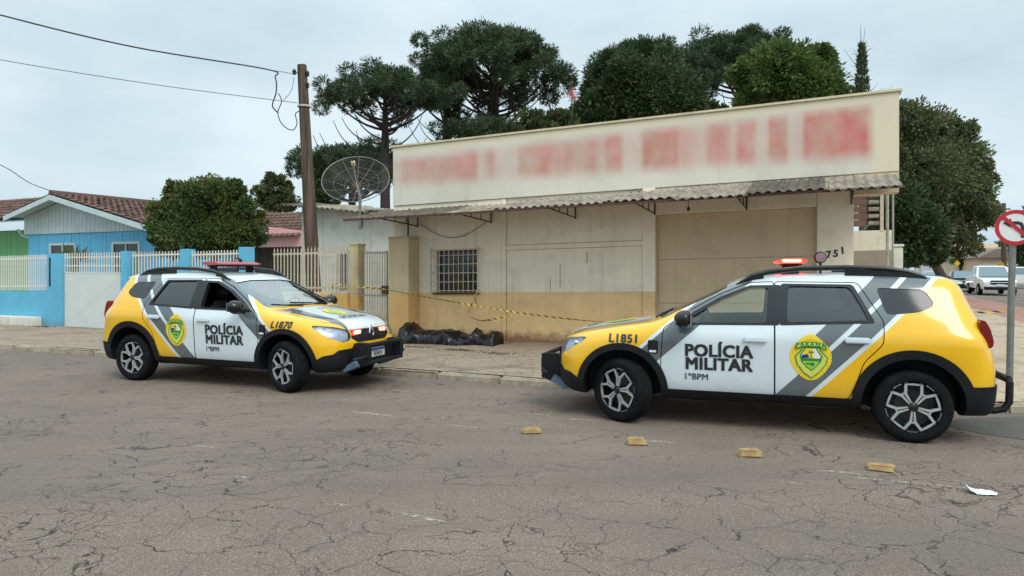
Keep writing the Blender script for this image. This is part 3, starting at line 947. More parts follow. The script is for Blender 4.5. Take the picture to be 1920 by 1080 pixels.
# ---- leaning utility pole with its insulators; wires are their own things
def mat_pole():
    n = NT('pole_wood')
    p = n.coord()
    g_ = n.noise(n.maps(p, scale=(14, 14, .5)), 1.0, 5, .65)
    c = n.ramp(g_, (0.3, lin(62, 54, 48)), (0.55, lin(94, 82, 72)), (0.75, lin(122, 110, 98)))
    return n.set(color=c, rough=0.95, spec=.15, normal=n.bump(g_, .6, .02))
M['pole'] = mat_pole()
PB = at(593, 600, 16.8); PB.z = 0.08
PT = at(566, 122, 16.8)
t = thing('utility_pole', 'leaning dark weathered utility pole behind the rusty railing', 'utility pole', PB)
ax = PT-PB
mb = MB()
mb.tube([(0, 0, -.4), ax*.3, ax*.62, ax], [.18, .165, .14, .11], 10); o = mb.build('shaft', M['pole'], t, smooth=40)
plain('porcelain', lin(58, 44, 42), 0.3, var=.1)
ins = MB(); ins.lathe([(.002, -.07), (.035, -.065), (.05, -.03), (.03, -.01), (.055, .02), (.03, .05), (.02, .07), (.002, .075)], 12)
imesh = ins.mesh('insulator', M['porcelain'], smooth=40)
for (dx, dz) in ((-.17, -.18), (.15, -.22), (.15, -.50)):
    o = link('insulator', imesh, t); o.location = ax + Vector((dx, -.05, dz))
mb = MB()
for (dx, dz) in ((-.17, -.2), (.15, -.24), (.15, -.52)):
    mb.tube([ax + Vector((0, -.03, dz)), ax + Vector((dx*.9, -.05, dz))], .014, 5)
mb.build('bracket', M['rust'], t)
mb = MB(); mb.lathe([(.150, -.02), (.158, -.02), (.158, .02), (.150, .02)], 16); o = mb.build('strap', M['ironwhite'], t); o.location = ax*.845
plain('wire', (.03, .03, .04), .6)
plain('wire_thin', (.12, .12, .14), .6)
def wire(label, pts, r, mat='wire', n=22, sag=0.0):
    pts = [Vector(p) for p in pts]
    out = []
    for i in range(len(pts)-1):
        p0, p1, p2, p3 = pts[max(i-1, 0)], pts[i], pts[i+1], pts[min(i+2, len(pts)-1)]
        for k in range(n):
            q = k/n
            out.append(.5*((2*p1) + (p2-p0)*q + (2*p0-5*p1+4*p2-p3)*q*q + (3*p1-p0-3*p2+p3)*q**3))
    out.append(pts[-1])
    mb = MB(); o0 = out[0]
    mb.tube([p-o0 for p in out], r, 5)
    o = mb.build('wire', M[mat], None, smooth=60); o.location = o0
    return tag(o, label, 'wire', 'overhead wires')
D = 16.6
wire('thick black overhead cable from the pole top out at the upper left', [at(-160, -18, 13.6), at(0, 28, 14), at(250, 88, 14.6), at(500, 130, D), at(516, 145, D), at(518, 172, D), at(511, 198, D), at(522, 212, D)], .017)
wire('thin wire from the cable bend to the pole top insulator', [at(500, 130, D), at(530, 135, D), at(554, 139, D)], .008, 'wire_thin')
wire('thin grey overhead wire reaching the pole below its top', [at(-160, 77, 13.8), at(0, 112, 14.1), at(300, 160, 14.7), at(558, 193, D)], .008, 'wire_thin')
wire('black drooping loop of cable beside the pole', [at(522, 175, D), at(528, 190, D), at(521, 212, D), at(530, 234, D), at(548, 244, D), at(557, 232, D), at(554, 214, D), at(562, 208, D)], .012)
wire('thin lead hanging from the insulator to the loop', [at(551, 145, D), at(546, 170, D), at(530, 190, D)], .007, 'wire_thin')
wire('service wire drooping to the gable of the blue house', [at(-120, 265, 18), at(0, 309, 19), at(60, 345, 19.6), at(124, 366, 20.2)], .012, 'wire_thin')

# ---- mesh satellite dish on the annex roof
def mat_mesh():
    n = NT('dish_mesh')
    tr = n.node('ShaderNodeBsdfTransparent')
    mx = n.node('ShaderNodeMixShader')
    mx.inputs[0].default_value = 0.06
    n.set(color=lin(150, 150, 142), rough=.6, metal=.3)
    n.t.links.new(tr.outputs[0], mx.inputs[1]); n.t.links.new(n.b.outputs[0], mx.inputs[2]); n.t.links.new(mx.outputs[0], n.out.inputs[0])
    return n.mat
M['dish_mesh'] = mat_mesh()
plain('dish_metal', lin(128, 130, 124), .5, metal=.4, var=.15)
DD = 16.6
cen = at(668, 342, DD); rad = 62/FPX*DD
t = thing('satellite_dish', 'large wire-mesh satellite dish on the annex roof', 'satellite dish', (at(675, 392, DD)))
hub = link('reflector', None, t)
hub.location = cen - t.location
hub.rotation_euler = (R(50), 0, R(4))               # opens up and towards the street
par = lambda r_: .30*(r_/rad)**2*rad - .15*rad
nr = 12
mb = MB()
for k in range(nr):
    a = 2*PI*k/nr
    mb.tube([(r_*math.cos(a), r_*math.sin(a), par(r_)) for r_ in np.linspace(.06*rad, rad, 7)], .006, 4)
for r_ in (.36*rad, .68*rad):
    mb.tube([(r_*math.cos(a), r_*math.sin(a), par(r_)) for a in np.linspace(0, 2*PI, 37)], .004, 4)
mb.tube([(rad*math.cos(a), rad*math.sin(a), par(rad)) for a in np.linspace(0, 2*PI, 49)], .010, 5)
mb.build('ribs', M['dish_metal'], hub)
mb = MB(); mb.lathe([(r_, par(r_)-.008) for r_ in np.linspace(.05*rad, rad, 8)], 36); mb.build('mesh_panel', M['dish_mesh'], hub, fixn=False)
mb = MB(); mb.lathe([(.001, par(0)-.06), (.11, par(0)-.05), (.11, par(0)+.02), (.001, par(0)+.03)], 14); mb.build('hub_plate', M['rust'], hub)
mb = MB(); mb.tube([(0, 0, par(0)), (0, 0, rad*.72)], .014, 6); mb.lathe([(.03, rad*.66), (.05, rad*.7), (.05, rad*.82), (.02, rad*.86)], 10); mb.build('feed', M['ironwhite'], hub)
mb = MB(); mb.tube([(0, 0, -.5), (0, 0, .3), hub.location*.92], .035, 8); mb.build('mast', M['dish_metal'], t)
# ------------------------------------------------------------------ police cars
YEL, WHT, GRY = lin(242, 186, 8), lin(214, 226, 230), lin(92, 101, 105)
def car_paint(key, hood=False):
    n = NT(key)
    p = n.coord()
    x, y, z = n.xyz(p)
    ay = n.m('ABSOLUTE', y)
    if hood:
        c = n.mix(n.m('LESS_THAN', ay, n.rng(x, 1.0, 2.05, .36, .46)), GRY, WHT)
        edge = n.m('ADD', n.rng(x, 1.05, 2.0, .66, .58), 0.0)
        c = n.mix(n.m('GREATER_THAN', ay, edge), c, YEL)
        c = n.mix(n.m('MULTIPLY', n.m('LESS_THAN', x, 1.09), n.m('GREATER_THAN', ay, .46)), c, YEL)
    else:
        sA = n.m('MULTIPLY_ADD', n.m('SUBTRACT', z, 1.05), 0.98, x)
        sF = n.m('MULTIPLY_ADD', n.m('SUBTRACT', z, 0.80), 1.12, x)
        lt = lambda a, b: n.m('LESS_THAN', a, b)
        gt = lambda a, b: n.m('GREATER_THAN', a, b)
        c = n.mix(n.m('MULTIPLY', lt(sA, -.60), gt(z, .80)), WHT, GRY)
        c = n.mix(lt(sA, -.825), c, WHT)
        c = n.mix(n.m('MULTIPLY', lt(sA, -.825), lt(z, .80)), c, GRY)
        c = n.mix(lt(sA, -.885), c, GRY)
        c = n.mix(lt(sA, -1.095), c, WHT)
        c = n.mix(lt(sA, -1.15), c, YEL)
        c = n.mix(gt(sF, .80), c, GRY)
        c = n.mix(gt(sF, 1.09), c, WHT)
        c = n.mix(gt(sF, 1.14), c, YEL)
        top = n.m('MULTIPLY', lt(ay, .56), gt(z, 1.30))
        c = n.mix(n.m('MULTIPLY', top, gt(x, -1.66)), c, WHT)
    c = n.mix(n.rng(n.noise(p, 2.5, 4), 0.45, 0.8, 0, 0.10), c, lin(150, 140, 120))
    dust = n.m('MULTIPLY', n.rng(z, 0.3, 0.62, 1, 0), n.rng(n.noise(p, 9, 4), 0.3, 0.7))
    c = n.mix(n.m('MULTIPLY', dust, 0.25), c, lin(150, 138, 122))
    return n.set(color=c, rough=0.24, spec=0.5, coat=0.9, coatr=0.04)
M['paint'] = car_paint('police_paint')
M['paint_hood'] = car_paint('police_hood_paint', True)
plain('plastic', (0.010, 0.011, 0.013), 0.55, var=0.3, scale=4, spec=0.25)
plain('plastic_gloss', (0.008, 0.009, 0.010), 0.25, var=0.2, scale=4)
plain('rubber', (0.009, 0.009, 0.010), 0.85, var=0.4, scale=10, spec=0.15)
plain('alloy', lin(196, 198, 200), 0.3, metal=0.55, var=0.1)
plain('alloy_dark', (0.012, 0.012, 0.014), 0.35, var=0.2)
plain('brake', lin(70, 66, 64), 0.6, metal=0.5)
plain('chrome', (0.75, 0.77, 0.8), 0.12, metal=1.0, var=0.02)
plain('seat', (0.02, 0.02, 0.022), 0.9)
plain('dash', (0.018, 0.018, 0.02), 0.7)
plain('skid', lin(92, 112, 128), 0.5, var=0.2)
plain('bluegrey', lin(92, 112, 128), 0.5)
plain('letter_black', (0.02, 0.02, 0.022), 0.5)
plain('letter_dark', lin(58, 56, 50), 0.5)
plain('letter_grey', lin(72, 76, 80), 0.5)
plain('plate_white', lin(220, 222, 222), 0.5, var=.03)
plain('plate_blue', lin(24, 60, 150), 0.5)
def glass(key, tint, rough=0.03, refl=1.0, ior=1.55):
    n = NT(key)
    tr = n.node('ShaderNodeBsdfTransparent'); tr.inputs[0].default_value = (*tint, 1)
    gl = n.node('ShaderNodeBsdfGlossy'); gl.inputs['Roughness'].default_value = rough
    gl.inputs['Color'].default_value = (refl, refl, refl, 1)
    lw = n.node('ShaderNodeLayerWeight'); lw.inputs[0].default_value = .5
    r0 = ((ior-1)/(ior+1))**2
    fac = n.m('MULTIPLY_ADD', n.m('POWER', lw.outputs['Facing'], 4.0), 1-r0, r0)
    mx = n.node('ShaderNodeMixShader')
    n.t.links.new(fac, mx.inputs[0]); n.t.links.new(tr.outputs[0], mx.inputs[1]); n.t.links.new(gl.outputs[0], mx.inputs[2])
    n.t.links.new(mx.outputs[0], n.out.inputs[0])
    n.t.nodes.remove(n.b)
    M[key] = n.mat
glass('glass_front', (.93, .97, .93)); glass('glass_tint', (.42, .48, .50), ior=1.8); glass('glass_wind', (.86, .92, .92), ior=2.3); glass('lens', (.9, .92, .95), rough=.2)
plain('glass_quarter', (.028, .034, .038), .12, spec=.5, var=.3, scale=3)
def lamp_mat(key, col, e):
    n = NT(key)
    M[key] = n.set(color=tuple(c*.5 for c in col), rough=.15, emit=col, estr=e)
lamp_mat('red_off', (.52, .10, .11), 0.0)
lamp_mat('red_lit', (1.0, .03, .02), 3.0)
lamp_mat('red_hot', (1.0, .20, .12), 9.0)
lamp_mat('tail', (.25, .01, .012), 0.0)
plain('red_lens', lin(176, 78, 84), 0.35, var=.12)
plain('spot_lens', lin(150, 118, 120), .15)
plain('tail_lens', lin(120, 22, 26), 0.15, var=.2, scale=30)
plain('lamp_bowl', lin(186, 196, 204), .4, metal=.2, var=.3, scale=16)
plain('lamp_white', lin(214, 222, 228), .2, emit=(.8, .9, 1.0), estr=.02)

def pchip(y, t):
    """monotone interpolation of y (n, k) at fractional indices t"""
    y = np.asarray(y, float)
    d = np.diff(y, axis=0)
    m = np.zeros_like(y)
    a, b = d[:-1], d[1:]
    ok = (a*b) > 0
    with np.errstate(divide='ignore', invalid='ignore'):
        m[1:-1] = np.where(ok, 2*a*b/(a+b), 0)
    m[0], m[-1] = d[0], d[-1]
    i = np.clip(np.floor(t).astype(int), 0, len(y)-2)
    f = (t-i)[:, None]
    h00, h10, h01, h11 = 2*f**3-3*f**2+1, f**3-2*f**2+f, -2*f**3+3*f**2, f**3-f**2
    sh = y.reshape(len(y), -1)
    mm = m.reshape(len(y), -1)
    return (h00*sh[i] + h10*mm[i] + h01*sh[i+1] + h11*mm[i+1]).reshape((len(t),) + y.shape[1:])
def loft_table():
    """rings front to rear; twelve points from the underside centre up to the roof centre"""
    T = []
    def ring(x, pts, xs=None):
        T.append([((xs[j] if xs else x), pts[j][0], pts[j][1]) for j in range(12)])
    low = lambda w=1.0: [(0, .26), (.62*w, .26), (.80*w, .295), (.868*w, .44), (.885*w, .62)]
    fr = [(2.09, 0, .33), (2.05, .42, .33), (2.03, .58, .36), (2.035, .62, .46), (2.04, .62, .59), (2.035, .60, .70), (2.015, .56, .775), (2.018, .50, .80), (2.032, .42, .813), (2.045, .30, .822), (2.053, .15, .828), (2.056, 0, .83)]
    T.append([(2.115 + (x-2.10)*.12, y*.42, .58+(z-.58)*.42) for x, y, z in fr])
    T.append(fr)
    T.append([(2.03, 0, .29), (1.97, .50, .29), (1.95, .68, .325), (1.945, .74, .44), (1.945, .75, .60), (1.935, .735, .725), (1.905, .69, .81), (1.935, .61, .842), (1.97, .50, .855), (1.995, .36, .863), (2.008, .18, .868), (2.012, 0, .87)])
    T.append([(1.91, 0, .27), (1.85, .62, .27), (1.82, .76, .305), (1.81, .82, .44), (1.81, .835, .60), (1.80, .82, .745), (1.77, .765, .86), (1.80, .68, .893), (1.85, .56, .905), (1.89, .40, .912), (1.91, .20, .916), (1.915, 0, .918)])
    ring(1.60, low(.985) + [(.868, .79), (.808, .905), (.73, .942), (.62, .956), (.45, .964), (.22, .969), (0, .971)])
    ring(1.30, low() + [(.886, .83), (.835, .95), (.75, .992), (.64, 1.006), (.46, 1.013), (.23, 1.017), (0, 1.019)])
    ring(1.02, low() + [(.892, .86), (.848, .988), (.765, 1.036), (.665, 1.050), (.47, 1.058), (.23, 1.062), (0, 1.064)], [1.02]*7 + [1.02, 1.025, 1.04, 1.055, 1.06])
    ring(.75, low() + [(.897, .87), (.855, 1.012), (.79, 1.105), (.715, 1.165), (.52, 1.186), (.26, 1.194), (0, 1.196)], [.75]*6 + [.75, .73, .745, .77, .785, .79])
    ring(.45, low() + [(.898, .875), (.86, 1.022), (.775, 1.185), (.672, 1.315), (.50, 1.338), (.25, 1.346), (0, 1.348)], [.45]*7 + [.43, .43, .45, .462, .466])
    ring(.10, low() + [(.90, .88), (.862, 1.035), (.765, 1.25), (.65, 1.432), (.545, 1.482), (.28, 1.497), (0, 1.502)], [.10]*7 + [.10, .09, .105, .115, .12])
    ring(-.25, low() + [(.90, .885), (.866, 1.045), (.765, 1.268), (.648, 1.464), (.56, 1.522), (.30, 1.538), (0, 1.542)])
    ring(-.8, low() + [(.90, .895), (.87, 1.06), (.765, 1.28), (.65, 1.477), (.565, 1.535), (.30, 1.552), (0, 1.556)])
    ring(-1.3, low() + [(.918, .90), (.872, 1.072), (.765, 1.285), (.645, 1.468), (.56, 1.526), (.30, 1.545), (0, 1.549)])
    ring(-1.62, low() + [(.918, .905), (.858, 1.08), (.742, 1.28), (.62, 1.448), (.54, 1.502), (.28, 1.521), (0, 1.525)], [-1.62]*7 + [-1.62, -1.64, -1.66, -1.68, -1.68])
    ring(-1.86, low(.985) + [(.888, .90), (.805, 1.07), (.69, 1.265), (.595, 1.405), (.51, 1.46), (.26, 1.478), (0, 1.482)], [-1.83]*6 + [-1.81, -1.775, -1.75, -1.755, -1.77, -1.775])
    ring(-2.0, low(.93) + [(.80, .90), (.735, 1.05), (.63, 1.22), (.53, 1.34), (.42, 1.40), (.21, 1.425), (0, 1.43)], [-1.94, -1.94, -1.945, -1.95, -1.955, -1.935, -1.90, -1.85, -1.82, -1.82, -1.83, -1.84])
    rr = [(-2.01, 0, .32), (-2.01, .5, .32), (-2.015, .62, .36), (-2.025, .66, .45), (-2.03, .67, .62), (-2.01, .65, .84), (-1.965, .60, .97), (-1.92, .53, 1.10), (-1.90, .42, 1.2), (-1.89, .33, 1.24), (-1.90, .17, 1.26), (-1.905, 0, 1.265)]
    T.append(rr)
    T.append([(-2.045 + (x+2.0)*.55, y*.4, .68+(z-.68)*.4) for x, y, z in rr])
    return np.array(T)
def loft_grid(ni=104, nj=46):
    T = loft_table()
    A = pchip(T, np.linspace(0, len(T)-1, ni))
    B = pchip(A.transpose(1, 0, 2), np.linspace(0, 11, nj)).transpose(1, 0, 2)
    return B
LG = loft_grid()
def grid_normals(Gd):
    du = np.gradient(Gd, axis=0); dv = np.gradient(Gd, axis=1)
    n = np.cross(dv, du)
    n /= np.maximum(np.linalg.norm(n, axis=2, keepdims=True), 1e-9)
    c = Gd - np.array([0, 0, .7])
    flip = np.sum(n*(Gd*np.array([.3, 1, 1]) - np.array([0, 0, .7])), axis=2) < 0
    n[flip] *= -1
    n[:, 0] = (0, 0, -1); n[:, -1, 1] = 0
    return n
LN = grid_normals(LG)
def loft_mesh(off=0.0, name='loft'):
    Gd = LG + LN*off
    Gd[:, 0, 1] = 0; Gd[:, -1, 1] = 0
    ni, nj = Gd.shape[:2]
    full = np.concatenate([Gd, Gd[:, -2:0:-1]*np.array([1, -1, 1])], axis=1)
    m = full.shape[1]
    vs = full.reshape(-1, 3).tolist()
    fs = []
    for i in range(ni-1):
        for j in range(m):
            fs.append((i*m+j, i*m+(j+1) % m, (i+1)*m+(j+1) % m, (i+1)*m+j))
    vs.append((float(Gd[0, :, 0].mean())+.002, 0, float(Gd[0, :, 2].mean()))); c0 = len(vs)-1
    vs.append((float(Gd[-1, :, 0].mean())-.002, 0, float(Gd[-1, :, 2].mean()))); c1 = len(vs)-1
    for j in range(m):
        fs.append((c0, (j+1) % m, j)); fs.append((c1, (ni-1)*m+j, (ni-1)*m+(j+1) % m))
    mb = MB(); mb.add(vs, fs)
    return mb.mesh(name, (), fixn=True)
def volume(me):
    bm = bmesh.new(); bm.from_mesh(me)
    v = bm.calc_volume(signed=True); bm.free()
    return v
def boolean(a, b, op='DIFFERENCE'):
    """exact boolean; nudges the cutter and tries again when the solver loses the solid"""
    va = volume(a)
    for k in range(5):
        oa = bpy.data.objects.new('a', a); ob = bpy.data.objects.new('b', b)
        COL.objects.link(oa); COL.objects.link(ob)
        md = oa.modifiers.new('b', 'BOOLEAN')
        md.operation, md.solver, md.object = op, 'EXACT', ob
        if k > 2: md.use_self = True
        dg = bpy.context.evaluated_depsgraph_get()
        me = bpy.data.meshes.new_from_object(oa.evaluated_get(dg))
        bpy.data.objects.remove(oa); bpy.data.objects.remove(ob)
        v = volume(me)
        if v > 1e-6 and v < va*1.001: return me
        if op == 'DIFFERENCE' and va < 1e-6: return me
        for vert in b.vertices: vert.co += Vector((1.7e-4, .6e-4*(k+1), 1.1e-4))
    return me
def pr(poly, t0, t1, axis='y'):
    mb = MB(); mb.prism(poly, t0, t1, axis)
    return mb.mesh('prism', (), fixn=True)
def rnd(poly, r=.03, n=4):
    """round the corners of a polygon"""
    out = []
    k = len(poly)
    for i in range(k):
        p0, p1, p2 = Vector(poly[i-1]), Vector(poly[i]), Vector(poly[(i+1) % k])
        a, b = (p0-p1), (p2-p1)
        q = min(r, a.length*.45, b.length*.45)
        A, B = p1 + a.normalized()*q, p1 + b.normalized()*q
        for t in range(n+1):
            t /= n
            out.append(tuple(A*(1-t)**2 + p1*2*t*(1-t) + B*t*t))
    return out
def grow(poly, d):
    c = Vector((sum(p[0] for p in poly)/len(poly), sum(p[1] for p in poly)/len(poly)))
    n = len(poly)
    area = sum(poly[i][0]*poly[(i+1) % n][1]-poly[(i+1) % n][0]*poly[i][1] for i in range(n))
    s_ = 1 if area > 0 else -1
    out = []
    for i in range(n):
        e1 = (Vector(poly[i])-Vector(poly[i-1])).normalized(); e2 = (Vector(poly[(i+1) % n])-Vector(poly[i])).normalized()
        nn = Vector((e1.y+e2.y, -(e1.x+e2.x)))*s_
        if nn.length > 1e-6: nn.normalize()
        out.append(tuple(Vector(poly[i]) + nn*d))
    return out
WB, WZ = 1.3365, .345
def cyl(x, r, y0, y1, n=40):
    mb = MB()
    mb.prism([(x+r*math.cos(2*PI*k/n), WZ+r*math.sin(2*PI*k/n)) for k in range(n)], y0, y1)
    return mb.mesh('cyl', (), fixn=True)
def finish(me, mat, ang=38):
    me.materials.clear()
    for m_ in (mat if isinstance(mat, list) else [mat]): me.materials.append(m_)
    inner = mat in (M['paint'], M['paint_hood'])
    if inner: me.materials.append(M['plastic'])
    for p in me.polygons:
        p.material_index = 0
        if inner:
            d_ = BVH.find_nearest(p.center)[3]
            p.material_index = 1 if d_ is not None and d_ > .006 else 0
    me.shade_smooth(); me.set_sharp_from_angle(angle=R(ang))
    return me
OUT = loft_mesh(0.0)
BVH = BVHTree.FromPolygons([v.co for v in OUT.vertices], [p.vertices[:] for p in OUT.polygons])
def side_y(x, z, sgn):
    h = BVH.ray_cast(Vector((x, sgn*2.5, z)), Vector((0, -sgn, 0)))[0]
    return h.y if h else sgn*.88
F_GLASS = rnd([(.70, 1.048), (-.075, 1.068), (-.10, 1.405), (.07, 1.398), (.33, 1.285), (.58, 1.135)], .03)
R_GLASS = rnd([(-.265, 1.075), (-.965, 1.108), (-.955, 1.16), (-.83, 1.415), (-.285, 1.422)], .04)
Q_GLASS = rnd([(-1.125, 1.160), (-1.40, 1.19), (-1.535, 1.255), (-1.46, 1.395), (-1.055, 1.412)], .05)
F_FRAME = rnd([(.80, 1.025), (-.195, 1.045), (-.215, 1.432), (.075, 1.425), (.36, 1.305), (.62, 1.15)], .02)
R_FRAME = rnd([(-.195, 1.045), (-1.03, 1.085), (-1.0, 1.15), (-.86, 1.44), (-.215, 1.445)], .03)
F_DOOR = rnd([(.885, .36), (.93, .60), (.905, .985), (.62, 1.185), (.36, 1.335), (.08, 1.452), (-.152, 1.462), (-.152, .36)], .03)
R_DOOR = rnd([(-.158, .36), (-.158, 1.462), (-.90, 1.458), (-1.10, 1.10), (-1.09, .90), (-.93, .72), (-.86, .50), (-.80, .36)], .04)
HOOD = [(1.075, -.70), (1.075, .70), (1.55, .715), (1.80, .655), (1.92, .55), (2.07, .46), (2.12, 0), (2.07, -.46), (1.92, -.55), (1.80, -.655), (1.55, -.715)]
WIND = rnd([(-.72, 1.08), (.72, 1.08), (.655, 1.30), (.585, 1.405), (.3, 1.435), (-.3, 1.435), (-.585, 1.405), (-.655, 1.30)], .04)
def shell_piece(off0, off1, prism):
    a = boolean(loft_mesh(off0), prism, 'INTERSECT')
    return boolean(a, loft_mesh(off1), 'DIFFERENCE')
def build_car():
    P = {}
    inner = loft_mesh(-.055)
    box1 = pr([(-1.80, .82), (1.03, .82), (1.03, 1.7), (-1.80, 1.7)], -1, 1)
    box2 = pr([(-.86, .36), (.80, .36), (.80, .83), (-.86, .83)], -1, 1)
    cav = boolean(inner, box1, 'INTERSECT')
    cav2 = boolean(loft_mesh(-.055), box2, 'INTERSECT')
    body = boolean(OUT.copy(), cav)
    body = boolean(body, cav2)
    for x in (WB, -WB):
        for s_ in (1, -1):
            body = boolean(body, cyl(x, .43, s_*.50, s_*1.2))
    for gl in (F_GLASS, R_GLASS, Q_GLASS):
        body = boolean(body, pr(gl, -1.2, 1.2))
    body = boolean(body, pr(WIND, .10, 1.6, 'x'))
    # side doors: cut out with a five millimetre gap
    P['door_f'], P['door_r'] = {}, {}
    for s_ in (1, -1):
        for key, pl_ in (('door_f', F_DOOR), ('door_r', R_DOOR)):
            P[key][s_] = boolean(body, pr(grow(pl_, -.0042), s_*.55, s_*1.2), 'INTERSECT')
    for s_ in (1, -1):
        for pl_ in (F_DOOR, R_DOOR):
            body = boolean(body, pr(grow(pl_, .0042), s_*.56, s_*1.3))
    hb = lambda d, z0: pr(grow(HOOD, d), z0, 1.3, 'z')
    P['hood'] = boolean(boolean(body, hb(-.004, .797), 'INTERSECT'), loft_mesh(-.03))
    body = boolean(body, boolean(hb(.003, .79), loft_mesh(-.035)))
    # head and tail lamp recesses, grille opening
    HL = rnd([(.475, .665), (.44, .73), (.46, .79), (.60, .838), (.80, .872), (.81, .81), (.75, .715), (.60, .648)], .03)
    for s_ in (1, -1):
        poly = [(s_*a, b) for a, b in HL]
        P['lens', s_] = shell_piece(.005, -.004, pr(poly, 1.70, 2.3, 'x'))
        P['bowl', s_] = shell_piece(-.034, -.049, pr(grow(poly, -.004), 1.72, 2.3, 'x'))
        body = boolean(body, boolean(pr(poly, 1.70, 2.3, 'x'), loft_mesh(-.05)))
        _tl = [(s_*a, b) for a, b in rnd([(.56, .885), (.54, 1.10), (.70, 1.132), (.86, 1.125), (.90, .90), (.78, .875)], .03)]
        P['tail', s_] = pr(rnd([(-1.875, 1.12), (-1.915, 1.13), (-1.955, 1.06), (-1.985, .94), (-1.975, .885), (-1.93, .88), (-1.885, 1.0)], .03), s_*.60, s_*.795)
    GP = rnd([(-.45, .69), (-.42, .74), (-.435, .788), (.435, .788), (.42, .74), (.45, .69), (.33, .625), (-.33, .625)], .02)
    P['grille'] = shell_piece(-.012, -.05, pr(GP, 1.8, 2.3, 'x'))
    body = boolean(body, boolean(pr(GP, 1.8, 2.3, 'x'), loft_mesh(-.045)))
    P['body'] = body
    for key, pl_, off in (('gf', F_GLASS, -.012), ('gr', R_GLASS, -.012), ('gq', Q_GLASS, -.006)):
        for s_ in (1, -1):
            P[key, s_] = shell_piece(off, off-.004, pr(grow(pl_, .010), s_*.4, s_*1.2))
    for key, fp, gp in (('ff', F_FRAME, F_GLASS), ('fr', R_FRAME, R_GLASS)):
        for s_ in (1, -1):
            a = shell_piece(.003, -.012, pr(fp, s_*.4, s_*1.2))
            P[key, s_] = boolean(a, pr(gp, s_*.3, s_*1.3))
    P['wind'] = shell_piece(-.008, -.013, pr(grow(WIND, .008), .10, 1.6, 'x'))
    # black cladding: arch flares, sills, bumpers
    for s_ in (1, -1):
        for x, nm in ((WB, 'arch_f'), (-WB, 'arch_r')):
            n = 28
            ro = .480 if x > 0 else .508
            ends = (.20, .22)
            poly = [(x + ro*math.cos(a), WZ + ro*math.sin(a)*(1.0)) for a in np.linspace(-.12, PI+.12, n)]
            poly = [(x+ro+(.03 if x > 0 else .0), .24)] + poly + [(x-ro-(.0 if x > 0 else .0), .24)]
            a = boolean(loft_mesh(.016), pr(poly, s_*.60, s_*1.2), 'INTERSECT')
            P[nm, s_] = boolean(a, cyl(x, .412 if x > 0 else .425, s_*.45, s_*1.3))
        poly = [(-.90, .20), (.93, .20), (.93, .372), (-.90, .372)]
        P['sill', s_] = boolean(boolean(loft_mesh(.010), pr(poly, s_*.60, s_*1.2), 'INTERSECT'), cyl(-WB, .45, s_*.4, s_*1.3))
        P['sill', s_] = boolean(P['sill', s_], cyl(WB, .43, s_*.4, s_*1.3))
    fb = boolean(loft_mesh(.012), pr([(1.72, .15), (1.72, .36), (1.77, .415), (1.89, .485), (1.99, .505), (2.03, .55), (2.3, .60), (2.3, .15)], -1, 1), 'INTERSECT')
    for s_ in (1, -1): fb = boolean(fb, cyl(WB, .42, s_*.45, s_*1.3))
    P['bumper_f'] = fb
    rb = boolean(loft_mesh(.014), pr([(-1.75, .15), (-1.79, .535), (-2.3, .55), (-2.3, .15)], -1, 1), 'INTERSECT')
    for s_ in (1, -1): rb = boolean(rb, cyl(-WB, .42, s_*.45, s_*1.3))
    P['bumper_r'] = rb
    return P

